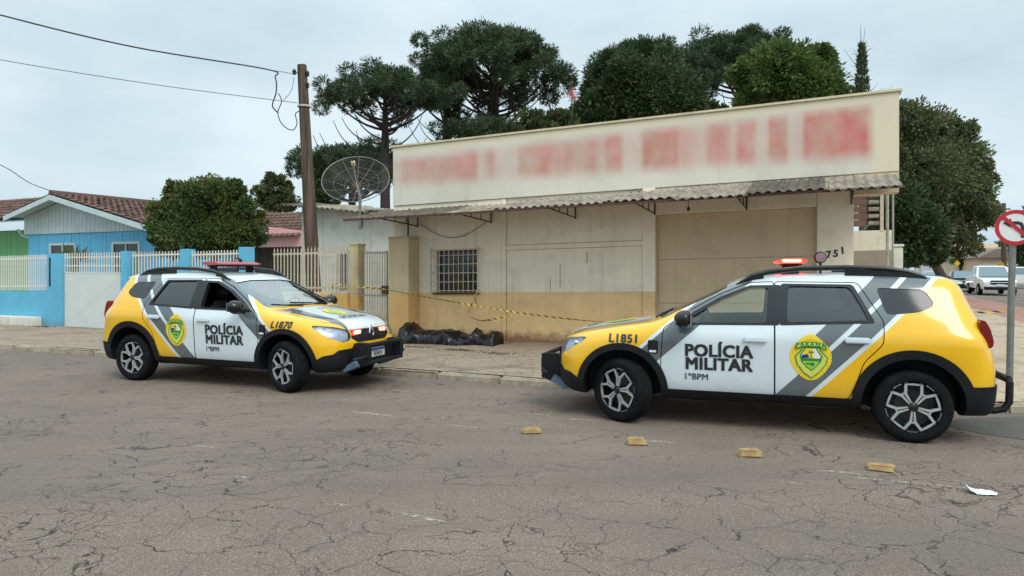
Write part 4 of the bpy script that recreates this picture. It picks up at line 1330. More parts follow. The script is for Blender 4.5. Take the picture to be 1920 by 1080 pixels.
def wheel_meshes():
    t = MB()
    prof = [(.240, -.085), (.252, -.104), (.288, -.112), (.322, -.102), (.340, -.080), (.346, -.05), (.346, .05), (.340, .080), (.322, .102), (.285, .112), (.252, .104), (.240, .085)]
    t.lathe(prof, 56, axis='y')
    for k in range(56):                                         # tread blocks
        a = 2*PI*k/56
        for y0, y1 in ((-.066, -.042), (-.036, .036), (.042, .066)):
            ca, sa = math.cos(a + (.03 if y0 > -.04 and y1 < .04 else 0)), math.sin(a + (.03 if y0 > -.04 and y1 < .04 else 0))
            tx, tz = -sa*.014, ca*.014
            r0, r1 = .338, .3472
            vs = [(ca*r_ + q*tx, y, sa*r_ + q*tz) for r_ in (r0, r1) for (q, y) in ((-1, y0), (1, y0), (1, y1), (-1, y1))]
            t.add(vs, [(4, 5, 6, 7), (0, 1, 5, 4), (1, 2, 6, 5), (2, 3, 7, 6), (3, 0, 4, 7)])
    tyre = t.mesh('tyre', M['rubber'], smooth=35, fixn=True)
    b = MB()
    b.lathe([(.234, -.10), (.225, -.09), (.215, -.05), (.205, .03), (.06, .045), (.02, .045), (.02, .10), (.21, .10), (.234, .10)], 40, axis='y', close=True)
    barrel = b.mesh('rim', M['alloy_dark'], smooth=35, fixn=True)
    d = MB(); d.lathe([(.001, .02), (.15, .02), (.15, .035), (.001, .035)], 32, axis='y'); disc = d.mesh('brake_disc', M['brake'], smooth=35, fixn=True)
    s_ = MB()
    def bar(p, q, w0, w1, y0=-.072, y1=-.094):
        p, q = Vector(p), Vector(q)
        d_ = (q-p).normalized(); n_ = Vector((-d_.y, d_.x))
        c = [p + n_*w0, p - n_*w0, q - n_*w1, q + n_*w1]
        s_.prism([tuple(v) for v in c], y0, y1)
    pol = lambda r_, a: (r_*math.cos(a), r_*math.sin(a))
    for k in range(5):
        a = PI/2 + 2*PI*k/5
        for e_ in (-1, 1):
            p0 = Vector(pol(.045, a)) + Vector(pol(.010, a + e_*PI/2))
            p1 = Vector(pol(.146, a)) + Vector(pol(.0185, a + e_*PI/2))
            p2 = Vector(pol(.233, a + e_*.335))
            bar(p0, p1, .0065, .0115); bar(p1 - (p1-p0)*.06, p2, .0125, .0115, -.0725, -.0945)
        p2 = pol(.229, a + .322); p3 = pol(.229, a + 2*PI/5 - .322)
        bar(p2, p3, .0105, .0105, -.073, -.093)
        for q in range(3):
            bar(pol(.237, a-.18 + q*.12), pol(.237, a-.18 + (q+1)*.12), .004, .004, -.0735, -.09)
        bar(pol(.142, a), pol(.156, a), .017, .020, -.0722, -.0935)
    spokes = s_.mesh('spoke', M['alloy'], smooth=30, fixn=True)
    h = MB(); h.lathe([(.001, -.092), (.022, -.091), (.03, -.085), (.048, -.076), (.05, -.04)], 20, axis='y')
    for k in range(5):
        a = PI/2 + 2*PI*(k+.5)/5
        h.lathe([(.001, -.078), (.007, -.078), (.007, -.06)], 6, axis='y', c=(.052*math.cos(a), 0, .052*math.sin(a)))
    hub_ = h.mesh('hub_cap', M['alloy_dark'], smooth=35, fixn=True)
    return tyre, barrel, disc, spokes, hub_
def project_flat(verts2, faces, mats_idx, cx, cz, sgn, off, name, mats, step=.045):
    """lay flat 2-D artwork (a across to the reader's right, b up) on the side of the car"""
    bm = bmesh.new()
    vs = [bm.verts.new((a, 0, b)) for a, b in verts2]
    for f, mi in zip(faces, mats_idx):
        try:
            fc = bm.faces.new([vs[i] for i in f]); fc.material_index = mi
        except ValueError: pass
    x0, x1 = min(a for a, b in verts2), max(a for a, b in verts2)
    z0, z1 = min(b for a, b in verts2), max(b for a, b in verts2)
    for (lo, hi, no) in ((x0, x1, (1, 0, 0)), (z0, z1, (0, 0, 1))):
        q = lo + step
        while q < hi:
            bmesh.ops.bisect_plane(bm, geom=bm.verts[:] + bm.edges[:] + bm.faces[:], plane_co=(q*no[0], 0, q*no[2]), plane_no=no)
            q += step
    for v in bm.verts:
        x = cx - sgn*v.co.x                                     # the reader's right is the rear on the left flank
        z = cz + v.co.z
        v.co = Vector((x, side_y(x, z, sgn) + sgn*off, z))
    bmesh.ops.recalc_face_normals(bm, faces=bm.faces[:])
    me = bpy.data.meshes.new(name); bm.to_mesh(me); bm.free()
    for m_ in mats: me.materials.append(m_)
    return me
def side_text(body, size, cx, cz, sgn, mat, bold=.012, space=1.03, slant=0.0, wide=1.0, off=.0035, name='lettering', step=.09):
    me = text_mesh(body, size, 0, 0, 'CENTER', space)
    fs = [p.vertices[:] for p in me.polygons]
    bj = bmesh.new()
    for q, (dx, dz) in enumerate(((0, 0), (bold, 0), (-bold, 0), (0, bold*.7), (0, -bold*.7), (bold, bold*.7), (-bold, -bold*.7), (bold, -bold*.7), (-bold, bold*.7))):
        v2 = [((v.co.x + slant*v.co.y)*wide + dx, v.co.y + dz) for v in me.vertices]
        bj.from_mesh(project_flat(v2, fs, [0]*len(fs), cx, cz, sgn, off + q*.00025, name, [mat], step))
    out = bpy.data.meshes.new(name); bj.to_mesh(out); bj.free()
    out.materials.append(mat)
    return out
for k_, c_ in (('em_yel', lin(236, 206, 40)), ('em_gold', lin(214, 172, 30)), ('em_green', lin(40, 132, 54)), ('em_pale', lin(206, 216, 96)), ('em_blue', lin(34, 52, 112)), ('em_white', lin(224, 228, 220)), ('em_lime', lin(150, 198, 70))):
    plain(k_, c_, .45, var=.06, scale=30)
def emblem(cx, cz, sgn, w_=.375, h_=.45):
    """scalloped yellow badge with PARANA banner, green shield, hill, tree and blue field"""
    layers = []
    def poly(pts, m_): layers.append((pts, m_))
    out = []
    n = 46
    for k in range(n*2):
        a = 2*PI*k/(n*2)
        x, y = math.sin(a), math.cos(a)
        r_ = 1.0 if k % 2 else .955
        px_, py_ = .5*x*r_, .5*y*r_
        if y > .35: px_ *= 1 - .62*((y-.35)/.65)**1.1 * .62     # egg shape, narrower on top
        if y < -.2: px_ *= 1 - .22*((-y-.2)/.8)
        out.append((px_, py_))
    poly(out, 0)
    for k in range(7):                                           # rays on the upper part
        a = (k-3)*.16
        poly([(math.sin(a)*.16-.008, .20), (math.sin(a)*.16+.008, .20), (math.sin(a)*.40+.014, .42-abs(k-3)*.03), (math.sin(a)*.40-.014, .42-abs(k-3)*.03)], 1)
    sh = [(-.37, .02), (-.22, .16), (-.2, .22), (.2, .22), (.22, .16), (.40, .0), (.36, -.14), (.2, -.32), (.02, -.45), (-.16, -.34), (-.32, -.16)]
    poly(sh, 2)
    poly([(x*.93+.002, y*.92-.01) for x, y in sh], 3)
    poly([(-.26, .04), (-.17, .15), (-.15, .20), (.15, .20), (.17, .15), (.28, .03), (.24, -.09), (.13, -.21), (.02, -.29), (-.1, -.22), (-.22, -.10)], 2)
    poly([(-.23, .03), (-.14, .14), (-.12, .19), (.12, .19), (.14, .14), (.24, .02), (.21, -.02), (-.2, -.02)], 5)
    poly([(-.14, .14), (-.12, .19), (.06, .19), (.04, .06), (.1, -.01), (-.18, -.01)], 0)
    poly([(-.22, -.02), (-.2, .05), (-.07, .07), (-.03, -.01)], 4)
    poly([(-.2, -.08), (.2, -.08), (.13, -.19), (.02, -.26), (-.09, -.2)], 6)
    poly([(-.12, -.11), (-.02, -.12), (.06, -.10), (.1, -.15), (.06, -.19), (-.05, -.15), (-.1, -.16)], 2)
    poly([(.005, -.02), (.02, -.02), (.02, .10), (.005, .10)], 2); poly([(-.06, .10), (.085, .10), (.06, .13), (-.035, .13)], 2)
    poly([(-.37, .17), (-.34, .29), (-.15, .325), (.17, .325), (.36, .27), (.37, .15), (.30, .17), (.16, .225), (-.15, .225), (-.30, .18)], 2)
    poly([(-.35, .195), (-.325, .275), (-.14, .31), (.16, .31), (.34, .26), (.35, .185), (.17, .24), (-.16, .24)], 3)
    mats = [M['em_yel'], M['em_gold'], M['em_green'], M['em_pale'], M['em_blue'], M['em_white'], M['em_lime']]
    bmj = bmesh.new()
    for li, (pts, mi) in enumerate(layers):
        pts = [(a*w_, b*h_) for a, b in pts]
        tri = tessellate_polygon([[Vector((a, b, 0)) for a, b in pts]])
        me = project_flat(pts, tri, [mi]*len(tri), cx, cz, sgn, .003 + .0007*li, 'e', mats)
        bmj.from_mesh(me)
    tm = text_mesh('PARANÁ', .058, .0022, 0, 'CENTER', 1.25)
    v2 = [(v.co.x, v.co.y + .278*h_ - .25*v.co.x**2*4) for v in tm.vertices]
    me = project_flat(v2, [p.vertices[:] for p in tm.polygons], [2]*len(tm.polygons), cx, cz, sgn, .003 + .0007*(len(layers)+1), 'e', mats)
    bmj.from_mesh(me)
    me = bpy.data.meshes.new('emblem'); bmj.to_mesh(me); bmj.free()
    for m_ in mats: me.materials.append(m_)
    return me

CP = build_car()
WHM = wheel_meshes()
def rbox(x0, x1, y0, y1, z0, z1, b, name, mat, parent, m=None):
    w = MB(); w.bbox(x0, x1, y0, y1, z0, z1, b)
    return w.build(name, mat, parent, smooth=40)
def make_car(label, loc, yaw, ident, steer, bar_lit, grille_lit, slant, window_open):
    t = thing('police_car', label, 'police car', loc, yaw, 'police cars parked on the street')
    def part(key, name, mat, parent=t, ang=38):
        me = CP[key]
        if not me.materials: finish(me, mat, ang)
        o = link(name, me, parent)
        return o
    part('body', 'body', M['paint'])
    part('hood', 'hood', M['paint_hood'])
    for s_ in (1, -1):
        for key, nm, pos in (('door_f', 'front', (.02, .905)), ('door_r', 'rear', (-.875, .925))):
            me = CP[key][s_]
            if not me.materials: finish(me, M['paint'])
            d = link('door', me, t); d['label'] = nm + ' side door in police livery'
            yy = side_y(pos[0], pos[1], s_)
            w = MB()
            w.bbox(pos[0]-.11, pos[0]+.11, yy+s_*.018-.013, yy+s_*.018+.013, pos[1]-.028, pos[1]+.028, .012)
            w.tube([(pos[0]-.09, yy-s_*.01, pos[1]), (pos[0]-.09, yy+s_*.02, pos[1])], .014, 6); w.tube([(pos[0]+.09, yy-s_*.01, pos[1]), (pos[0]+.09, yy+s_*.02, pos[1])], .014, 6)
            w.build('handle', M['handle_w'], d, smooth=40)
            fk, gk = ('ff', 'gf') if nm == 'front' else ('fr', 'gr')
            if not CP[fk, s_].materials: finish(CP[fk, s_], M['plastic_gloss'])
            link('window_frame', CP[fk, s_], d)
            if not (window_open and nm == 'front' and s_ == -1):
                if not CP[gk, s_].materials: finish(CP[gk, s_], M['glass_front'] if nm == 'front' else M['glass_tint'])
                link('window_pane', CP[gk, s_], d)
            if nm == 'front':
                link('lettering', side_text('POLÍCIA', .166, .368, .772, s_, M['letter_black'], .0070, 1.06, wide=1.0), d)
                link('lettering', side_text('MILITAR', .166, .368, .640, s_, M['letter_black'], .0070, 1.06, wide=1.0), d)
                link('lettering', side_text('1ºBPM', .085, .58 if s_ == 1 else .16, .512, s_, M['letter_grey'], .002, 1.05), d)
            else:
                link('emblem', emblem(-.473, .752, s_), d)
        link('fender_number', side_text(ident, .118, 1.305, .868, s_, M['letter_dark'], .0045, 1.10, slant=slant, off=.0055, step=.03), t)
        part(('gq', s_), 'quarter_window', M['glass_quarter'])
        for k2 in ('arch_f', 'arch_r'): part((k2, s_), 'wheel_arch', M['plastic'])
        part(('sill', s_), 'sill', M['plastic'])
        part(('tail', s_), 'tail_light', M['tail_lens'])
        # headlamp
        h = part(('lens', s_), 'headlight', M['lens'])
        part(('bowl', s_), 'housing', M['lamp_bowl'], h)
        w = MB()
        for (y, z, r_, x) in ((.69, .785, .05, 1.85), (.555, .735, .06, 1.945)):
            w.lathe([(.004, x-.05), (r_*.6, x-.04), (r_, x), (r_*1.08, x)], 18, axis='x', c=(0, s_*y, z))
        w.build('reflector', M['chrome'], h, smooth=40)
        w = MB(); w.tube([(1.77, s_*.74, .835), (1.83, s_*.68, .828), (1.91, s_*.58, .805), (1.955, s_*.50, .775), (1.965, s_*.48, .715)], .011, 6); w.tube([(1.875, s_*.66, .73), (1.935, s_*.55, .69)], .009, 6)
        w.build('daytime_light', M['lamp_white'], h)
        # mirror
        mr = MB()
        bm = bmesh.new(); bmesh.ops.create_uvsphere(bm, u_segments=20, v_segments=12, radius=1)
        for v in bm.verts:
            q = v.co
            v.co = Vector((.67 + q.x*(.115 if q.x > 0 else .065), s_*(1.0 + q.y*.14), 1.09 + q.z*.092 + q.y*.012))
        mr.bm(bm); mr.tube([(.67, s_*.83, 1.03), (.67, s_*.93, 1.055)], .035, 8)
        mo = mr.build('mirror', M['plastic_gloss'], t, smooth=50)
        g_ = MB(); g_.bbox(.608, .617, min(s_*.90, s_*1.10), max(s_*.90, s_*1.10), 1.035, 1.155, .004); g_.build('mirror_glass', M['chrome'], mo)
        # side repeater plate on the fender
        sb = MB(); yy = side_y(1.0, .80, s_)
        sb.bbox(.955, 1.055, min(yy-s_*.01, yy+s_*.012), max(yy-s_*.01, yy+s_*.012), .73, .865, .008); so = sb.build('side_vent', M['plastic_gloss'], t)
        sb = MB(); sb.bbox(.97, 1.04, min(yy+s_*.012, yy+s_*.02), max(yy+s_*.012, yy+s_*.02), .742, .765, .003); sb.build('repeater', M['lamp_white'], so)
        # roof rail: arched black bar on a long foot
        rp = [(.20, .60, 1.43), (.05, .60, 1.518), (-.12, .60, 1.560), (-.40, .598, 1.592), (-.80, .595, 1.602), (-1.15, .59, 1.59), (-1.34, .582, 1.562), (-1.45, .575, 1.525), (-1.53, .57, 1.485)]
        w = MB(); w.tube([(x, s_*y, z) for x, y, z in rp], [.012, .022, .026, .026, .026, .026, .024, .02, .012], 8)
        ro = w.build('roof_rail', M['plastic_gloss'], t, smooth=50)
        for q0, q1 in ((.20, -.06), (-.80, -1.50)):
            zz = lambda q: 1.475 + .05*math.sin(PI*min(1, max(0, (.2-q)/1.8)))
            rail = lambda q: float(np.interp(-q, [-r_[0] for r_ in rp], [r_[2] for r_ in rp]))
            qq = np.linspace(q0, q1, 7)
            w = MB(); w.prism([(q, zz(q)-.03) for q in qq] + [(q, rail(q)) for q in qq[::-1]], min(s_*.577, s_*.60), max(s_*.577, s_*.60))
            w.build('rail_foot', M['plastic_gloss'], ro)
    part('wind', 'windshield', M['glass_wind'])
    hd = [o_ for o_ in t.children if o_.name.startswith('hood')][0]
    def hood_flat(v2, fs, mi, cx, off, mats, nm, mir=1):
        bm = bmesh.new(); vv = [bm.verts.new((cx - b_, a_, 0)) for a_, b_ in v2]
        for f_, m_ in zip(fs, mi):
            try: bm.faces.new([vv[i_] for i_ in f_]).material_index = m_
            except ValueError: pass
        for v in bm.verts:
            hh = BVH.ray_cast(Vector((v.co.x, v.co.y, 3)), Vector((0, 0, -1)))[0]
            v.co.z = (hh.z if hh else 1.0) + off
        me = bpy.data.meshes.new(nm); bm.to_mesh(me); bm.free()
        for m_ in mats: me.materials.append(m_)
        return link(nm, me, hd)
    tm_ = text_mesh('POLÍCIA', .15, .002)
    hood_flat([(v.co.x, v.co.y) for v in tm_.vertices], [p_.vertices[:] for p_ in tm_.polygons], [0]*len(tm_.polygons), 1.80, .006, [M['letter_black']], 'lettering')
    egg = [(.15*math.sin(a_)*(1 - .3*max(0, math.cos(a_))), .18*math.cos(a_)) for a_ in np.linspace(0, 2*PI, 40)[:-1]]
    n_ = len(egg)
    hood_flat(egg + [(0, 0)], [(i_, (i_+1) % n_, n_) for i_ in range(n_)], [0]*n_, 1.47, .007, [M['em_yel']], 'emblem')
    hood_flat([(a_*.62, b_*.62-.02) for a_, b_ in egg] + [(0, -.02)], [(i_, (i_+1) % n_, n_) for i_ in range(n_)], [0]*n_, 1.47, .009, [M['em_lime']], 'emblem_shield')
    w = MB(); w.tube([(1.03, .45, 1.075), (.97, .15, 1.105), (.93, -.25, 1.125)], .010, 5); w.tube([(1.03, -.1, 1.078), (.97, -.45, 1.10), (.92, -.62, 1.115)], .010, 5)
    w.build('wiper', M['plastic'], t)
    w = MB(); w.prism(rnd([(-1.58, 1.515), (-1.77, 1.482), (-1.81, 1.465), (-1.80, 1.448), (-1.62, 1.45)], .012), -.53, .53); w.build('spoiler', M['handle_w'], t, smooth=30)
    part('bumper_f', 'front_bumper', M['plastic']); part('bumper_r', 'rear_bumper', M['plastic'])
    for s_ in (1, -1):
        w = MB(); w.lathe([(.001, 1.985), (.032, 1.98), (.036, 1.95)], 14, axis='x', c=(0, s_*.68, .42)); w.build('fog_light', M['chrome'], t)
        w = MB(); w.bbox(-1.95, -1.89, min(s_*.77, s_*.80), max(s_*.76, s_*.80), .40, .47, .008); w.build('reflector', M['tail_lens'], t)
    # grille with slats, diamond badge, flashing lamps
    g = part('grille', 'grille', M['plastic'])
    for z in (.652, .692, .732, .770):
        w = MB(); w.tube([(2.062 - .055*(y/.4)**2 - max(0, z-.70)*.25, y, z) for y in np.linspace(-.375, .375, 9)], .007, 5); w.build('slat', M['chrome'], g)
    w = MB()
    for a, b in (((0, .115), (.05, 0)), ((.05, 0), (0, -.115)), ((0, -.115), (-.05, 0)), ((-.05, 0), (0, .115))):
        w.tube([(2.082 - .1*max(0, a[1]), a[0], .725+a[1]*.9), (2.082 - .1*max(0, b[1]), b[0], .725+b[1]*.9)], .0155, 6)
    w.build('badge', M['chrome'], g)
    w = MB(); w.tube([(2.085 - .05*(y/.4)**2, y, .612) for y in np.linspace(-.30, .30, 9)], .012, 6); w.build('chrome_strip', M['chrome'], g)
    for y, z in ((-.30, .755), (-.19, .690), (.30, .755), (.19, .690)):
        w = MB(); w.bbox(2.045, 2.075, y-.07, y+.07, z-.022, z+.022, .006); w.build('flash_lamp', M['red_hot'] if grille_lit else M['red_lens'], g)
        w = MB(); w.bbox(2.04, 2.06, y-.10, y+.10, z-.038, z+.038, .006); w.build('flash_housing', M['red_lit'] if grille_lit else M['red_lens'], g)
    # push bumper: two upright plates, cross beam, skid plate, licence plate
    pb = link('push_bumper', None, t)
    for s_ in (1, -1):
        w = MB(); w.prism(rnd([(2.08, .30), (2.27, .33), (2.325, .40), (2.325, .585), (2.28, .63), (2.11, .63), (2.08, .55)], .04), min(s_*.36, s_*.44), max(s_*.36, s_*.44))
        w.build('upright_plate', M['plastic'], pb, smooth=30)
    w = MB(); w.bbox(2.165, 2.212, -.40, .40, .35, .59, .015); w.build('beam_plate', M['plastic'], pb, smooth=40)
    w = MB(); w.tube([(2.20, -.60, .43), (2.29, -.5, .45), (2.31, -.40, .47)], .02, 8); w.tube([(2.20, .60, .43), (2.29, .5, .45), (2.31, .40, .47)], .02, 8)
    for z in (.605, .37): w.tube([(2.302, y, z) for y in np.linspace(-.43, .43, 5)], .026, 8)
    w.build('cross_tube', M['plastic'], pb, smooth=40)
    for s_ in (1, -1):
        w = MB(); w.prism([(1.97, .29), (2.01, .25), (2.20, .33), (2.15, .40)], min(s_*.30, s_*.52), max(s_*.30, s_*.52)); w.build('skid_plate', M['skid'], pb)
    w = MB(); w.bbox(2.214, 2.223, -.22, .12, .42, .54, .006); pl_ = w.build('licence_plate', M['plate_white'], pb)
    w = MB(); w.box(2.2235, 2.225, -.215, .115, .505, .536); w.build('plate_band', M['plate_blue'], pl_)
    lm = text_mesh('AIEI J16' if False else 'REI4J16', .105, .003); lm.materials.append(M['letter_black'])
    o = link('plate_number', lm, pl_); o.location = (2.2245, -.05, .463); o.rotation_euler = (R(90), 0, R(90)); o.scale = (.66, .85, 1)
    # rear guard tube
    w = MB()
    for s_ in (1, -1):
        w.tube([(-1.90, s_*.55, .30), (-2.05, s_*.55, .285), (-2.13, s_*.55, .305), (-2.17, s_*.55, .37), (-2.175, s_*.55, .55), (-2.17, s_*.5, .575)], .032, 9)
    w.tube([(-2.17, -.53, .575), (-2.17, .53, .575)], .034, 9); w.tube([(-2.17, .55, .57), (-2.10, .50, .62), (-2.0, .42, .63)], .012, 6)
    w.build('rear_guard', M['plastic'], t, smooth=40)
    # light bar and spotlight on the roof
    lb = link('light_bar', None, t)
    w = MB()
    prof = [(-.20, 1.650), (-.33, 1.645), (-.46, 1.650), (-.485, 1.668), (-.44, 1.690), (-.35, 1.697), (-.26, 1.690), (-.175, 1.668)]
    w.prism(rnd(prof, .012, 3), -.43, .43); w.build('lens', M['red_lit'] if bar_lit else M['red_lens'], lb, smooth=35)
    if bar_lit:
        for s_ in (1, -1):
            w = MB(); w.bbox(-.42, -.24, min(s_*.432, s_*.442), max(s_*.432, s_*.442), 1.658, 1.685, .008); w.build('lit_end', M['red_hot'], lb)
    w = MB()
    for s_ in (1, -1): w.bbox(-.40, -.27, s_*.36-.02, s_*.36+.02, 1.50, 1.652, .006)
    w.bbox(-.43, -.24, -.40, .40, 1.625, 1.646, .006)
    w.build('foot', M['plastic'], lb)
    sp = link('spot_lamp', None, t)
    w = MB(); w.lathe([(.03, .05), (.055, .03), (.062, 0), (.062, -.03), (.055, -.035)], 18, axis='y', c=(-.60, .40, 1.705)); w.tube([(-.60, .40, 1.52), (-.60, .40, 1.65)], .014, 6); w.build('housing', M['plastic'], sp, smooth=40)
    w = MB(); w.lathe([(.001, .052), (.048, .048)], 18, axis='y', c=(-.60, .40, 1.705)); w.lathe([(.001, -.036), (.05, -.033)], 18, axis='y', c=(-.60, .40, 1.705)); w.build('lens', M['spot_lens'], sp)
    # cabin
    cab = link('cabin', None, t)
    for y in (.36, -.36):
        w = MB(); w.bbox(-.05, .42, y-.24, y+.24, .42, .66, .06); w.bbox(-.22, -.06, y-.23, y+.23, .60, 1.14, .06); w.bbox(-.22, -.12, y-.12, y+.12, 1.17, 1.36, .05); w.build('seat', M['seat'], cab, smooth=50)
    w = MB(); w.bbox(-.95, -.60, -.62, .62, .42, .62, .06); w.bbox(-1.10, -.94, -.60, .60, .55, 1.10, .06); w.build('bench', M['seat'], cab, smooth=50)
    w = MB(); w.bbox(.58, .95, -.74, .74, .70, 1.0, .06); w.build('dashboard', M['dash'], cab, smooth=50)
    w = MB()
    ang = [(0.46 + .06*math.sin(a)*1.0, .36 + .175*math.cos(a), 1.0 + .165*math.sin(a)) for a in np.linspace(0, 2*PI, 25)]
    w.tube(ang, .016, 6); w.tube([(.47, .20, 1.0), (.47, .52, 1.0)], .018, 6); w.tube([(.47, .36, 1.0), (.65, .36, .92)], .03, 6); w.build('steering_wheel', M['dash'], cab, smooth=50)
    # wheels
    for x in (WB, -WB):
        for s_ in (1, -1):
            wh = link('wheel', None, t)
            wh.location = (x, s_*.775, WZ*.955); wh.scale = (.955, 1.0, .955)
            yw = (PI if s_ == 1 else 0) + (steer if x > 0 else 0)
            wh.rotation_euler = (0, 0, yw)
            spin = MB
            a = rng.uniform(0, 1.2)
            for me, nm in zip(WHM, ('tyre', 'rim', 'brake_disc', 'spoke', 'hub_cap')):
                o = link(nm, me, wh)
                if nm in ('spoke', 'hub_cap'): o.rotation_euler = (0, SPIN.get((ident, x > 0), a), 0)
    return t
plain('handle_w', WHT, .3, coat=.4, var=.03)
SPIN = {}
make_car('yellow, white and grey police car L1851 facing left with its roof light glowing red', (2.675, 7.57, 0), R(160.9), 'L1851', R(-29), True, False, 0.0, False)
make_car('yellow, white and grey police car L1870 facing right with red grille lights', (-3.854, 10.198, 0), R(-21.5), 'L1870', R(-14.5), False, True, .22, True)
# ------------------------------------------------------------------ trees and shrubs
def leaf_mat(key, a, b, c=None, trans=0.25):
    n = NT(key)
    r_ = n.node('ShaderNodeNewGeometry').outputs['Random Per Island']
    p = n.coord()
    col = n.mix(r_, a, b)
    if c: col = n.mix(n.rng(n.noise(p, 0.9, 3), 0.45, 0.65), col, c)
    n.set(color=col, rough=0.6, spec=0.3)
    if trans:
        tl = n.node('ShaderNodeBsdfTranslucent'); n.put(tl.inputs[0], col)
        mx = n.node('ShaderNodeMixShader'); mx.inputs[0].default_value = trans
        n.t.links.new(n.b.outputs[0], mx.inputs[1]); n.t.links.new(tl.outputs[0], mx.inputs[2]); n.t.links.new(mx.outputs[0], n.out.inputs[0])
    return n.mat
M['needle'] = leaf_mat('needle', (.036, .066, .034), (.085, .125, .058), None, .12)
M['needle_b'] = leaf_mat('needle_b', (.034, .064, .032), (.092, .138, .060), None, .12)
M['leaf_dark'] = leaf_mat('leaf_dark', (.036, .064, .026), (.090, .125, .048))
M['leaf_mid'] = leaf_mat('leaf_mid', (.048, .078, .032), (.14, .165, .066), (.115, .122, .050))
M['leaf_street'] = leaf_mat('leaf_street', (.055, .085, .036), (.19, .215, .095), (.16, .165, .075))
M['leaf_light'] = leaf_mat('leaf_light', (.06, .105, .028), (.15, .21, .058), None, .3)
M['leaf_bush'] = leaf_mat('leaf_bush', (.032, .068, .022), (.10, .16, .046), (.15, .165, .048))
M['leaf_palm'] = leaf_mat('leaf_palm', (.05, .09, .03), (.12, .16, .05))
plain('bark', lin(78, 66, 58), .95, var=.3, scale=6, bump=.6, bscale=18)
plain('bark_dark', lin(58, 50, 46), .95, var=.3, scale=6)
plain('twig', lin(104, 92, 82), .95, var=.2)
plain('flower', lin(208, 130, 140), .7, var=.2)

def leaves_mesh(name, pts, dirs, length, width, mat, rs, jitter=.35):
    """one narrow kite per point, pointing along dirs"""
    N = len(pts)
    d = dirs / np.maximum(np.linalg.norm(dirs, axis=1, keepdims=True), 1e-6)
    a = np.cross(d, rs.normal(size=(N, 3)))
    a /= np.maximum(np.linalg.norm(a, axis=1, keepdims=True), 1e-6)
    L_ = (length*(1 + jitter*rs.uniform(-1, 1, N)))[:, None]
    W_ = (width*(1 + jitter*rs.uniform(-1, 1, N)))[:, None]
    v = np.stack([pts, pts + d*L_*.5 + a*W_*.5, pts + d*L_, pts + d*L_*.5 - a*W_*.5], axis=1).reshape(-1, 3)
    me = bpy.data.meshes.new(name)
    me.vertices.add(4*N); me.vertices.foreach_set('co', v.astype(np.float32).ravel())
    me.loops.add(4*N); me.loops.foreach_set('vertex_index', np.arange(4*N, dtype=np.int32))
    me.polygons.add(N); me.polygons.foreach_set('loop_start', np.arange(0, 4*N, 4, dtype=np.int32))
    me.update(calc_edges=True)
    me.materials.append(mat)
    return me
def sph(rs, n):
    d = rs.normal(size=(n, 3))
    return d/np.linalg.norm(d, axis=1, keepdims=True)

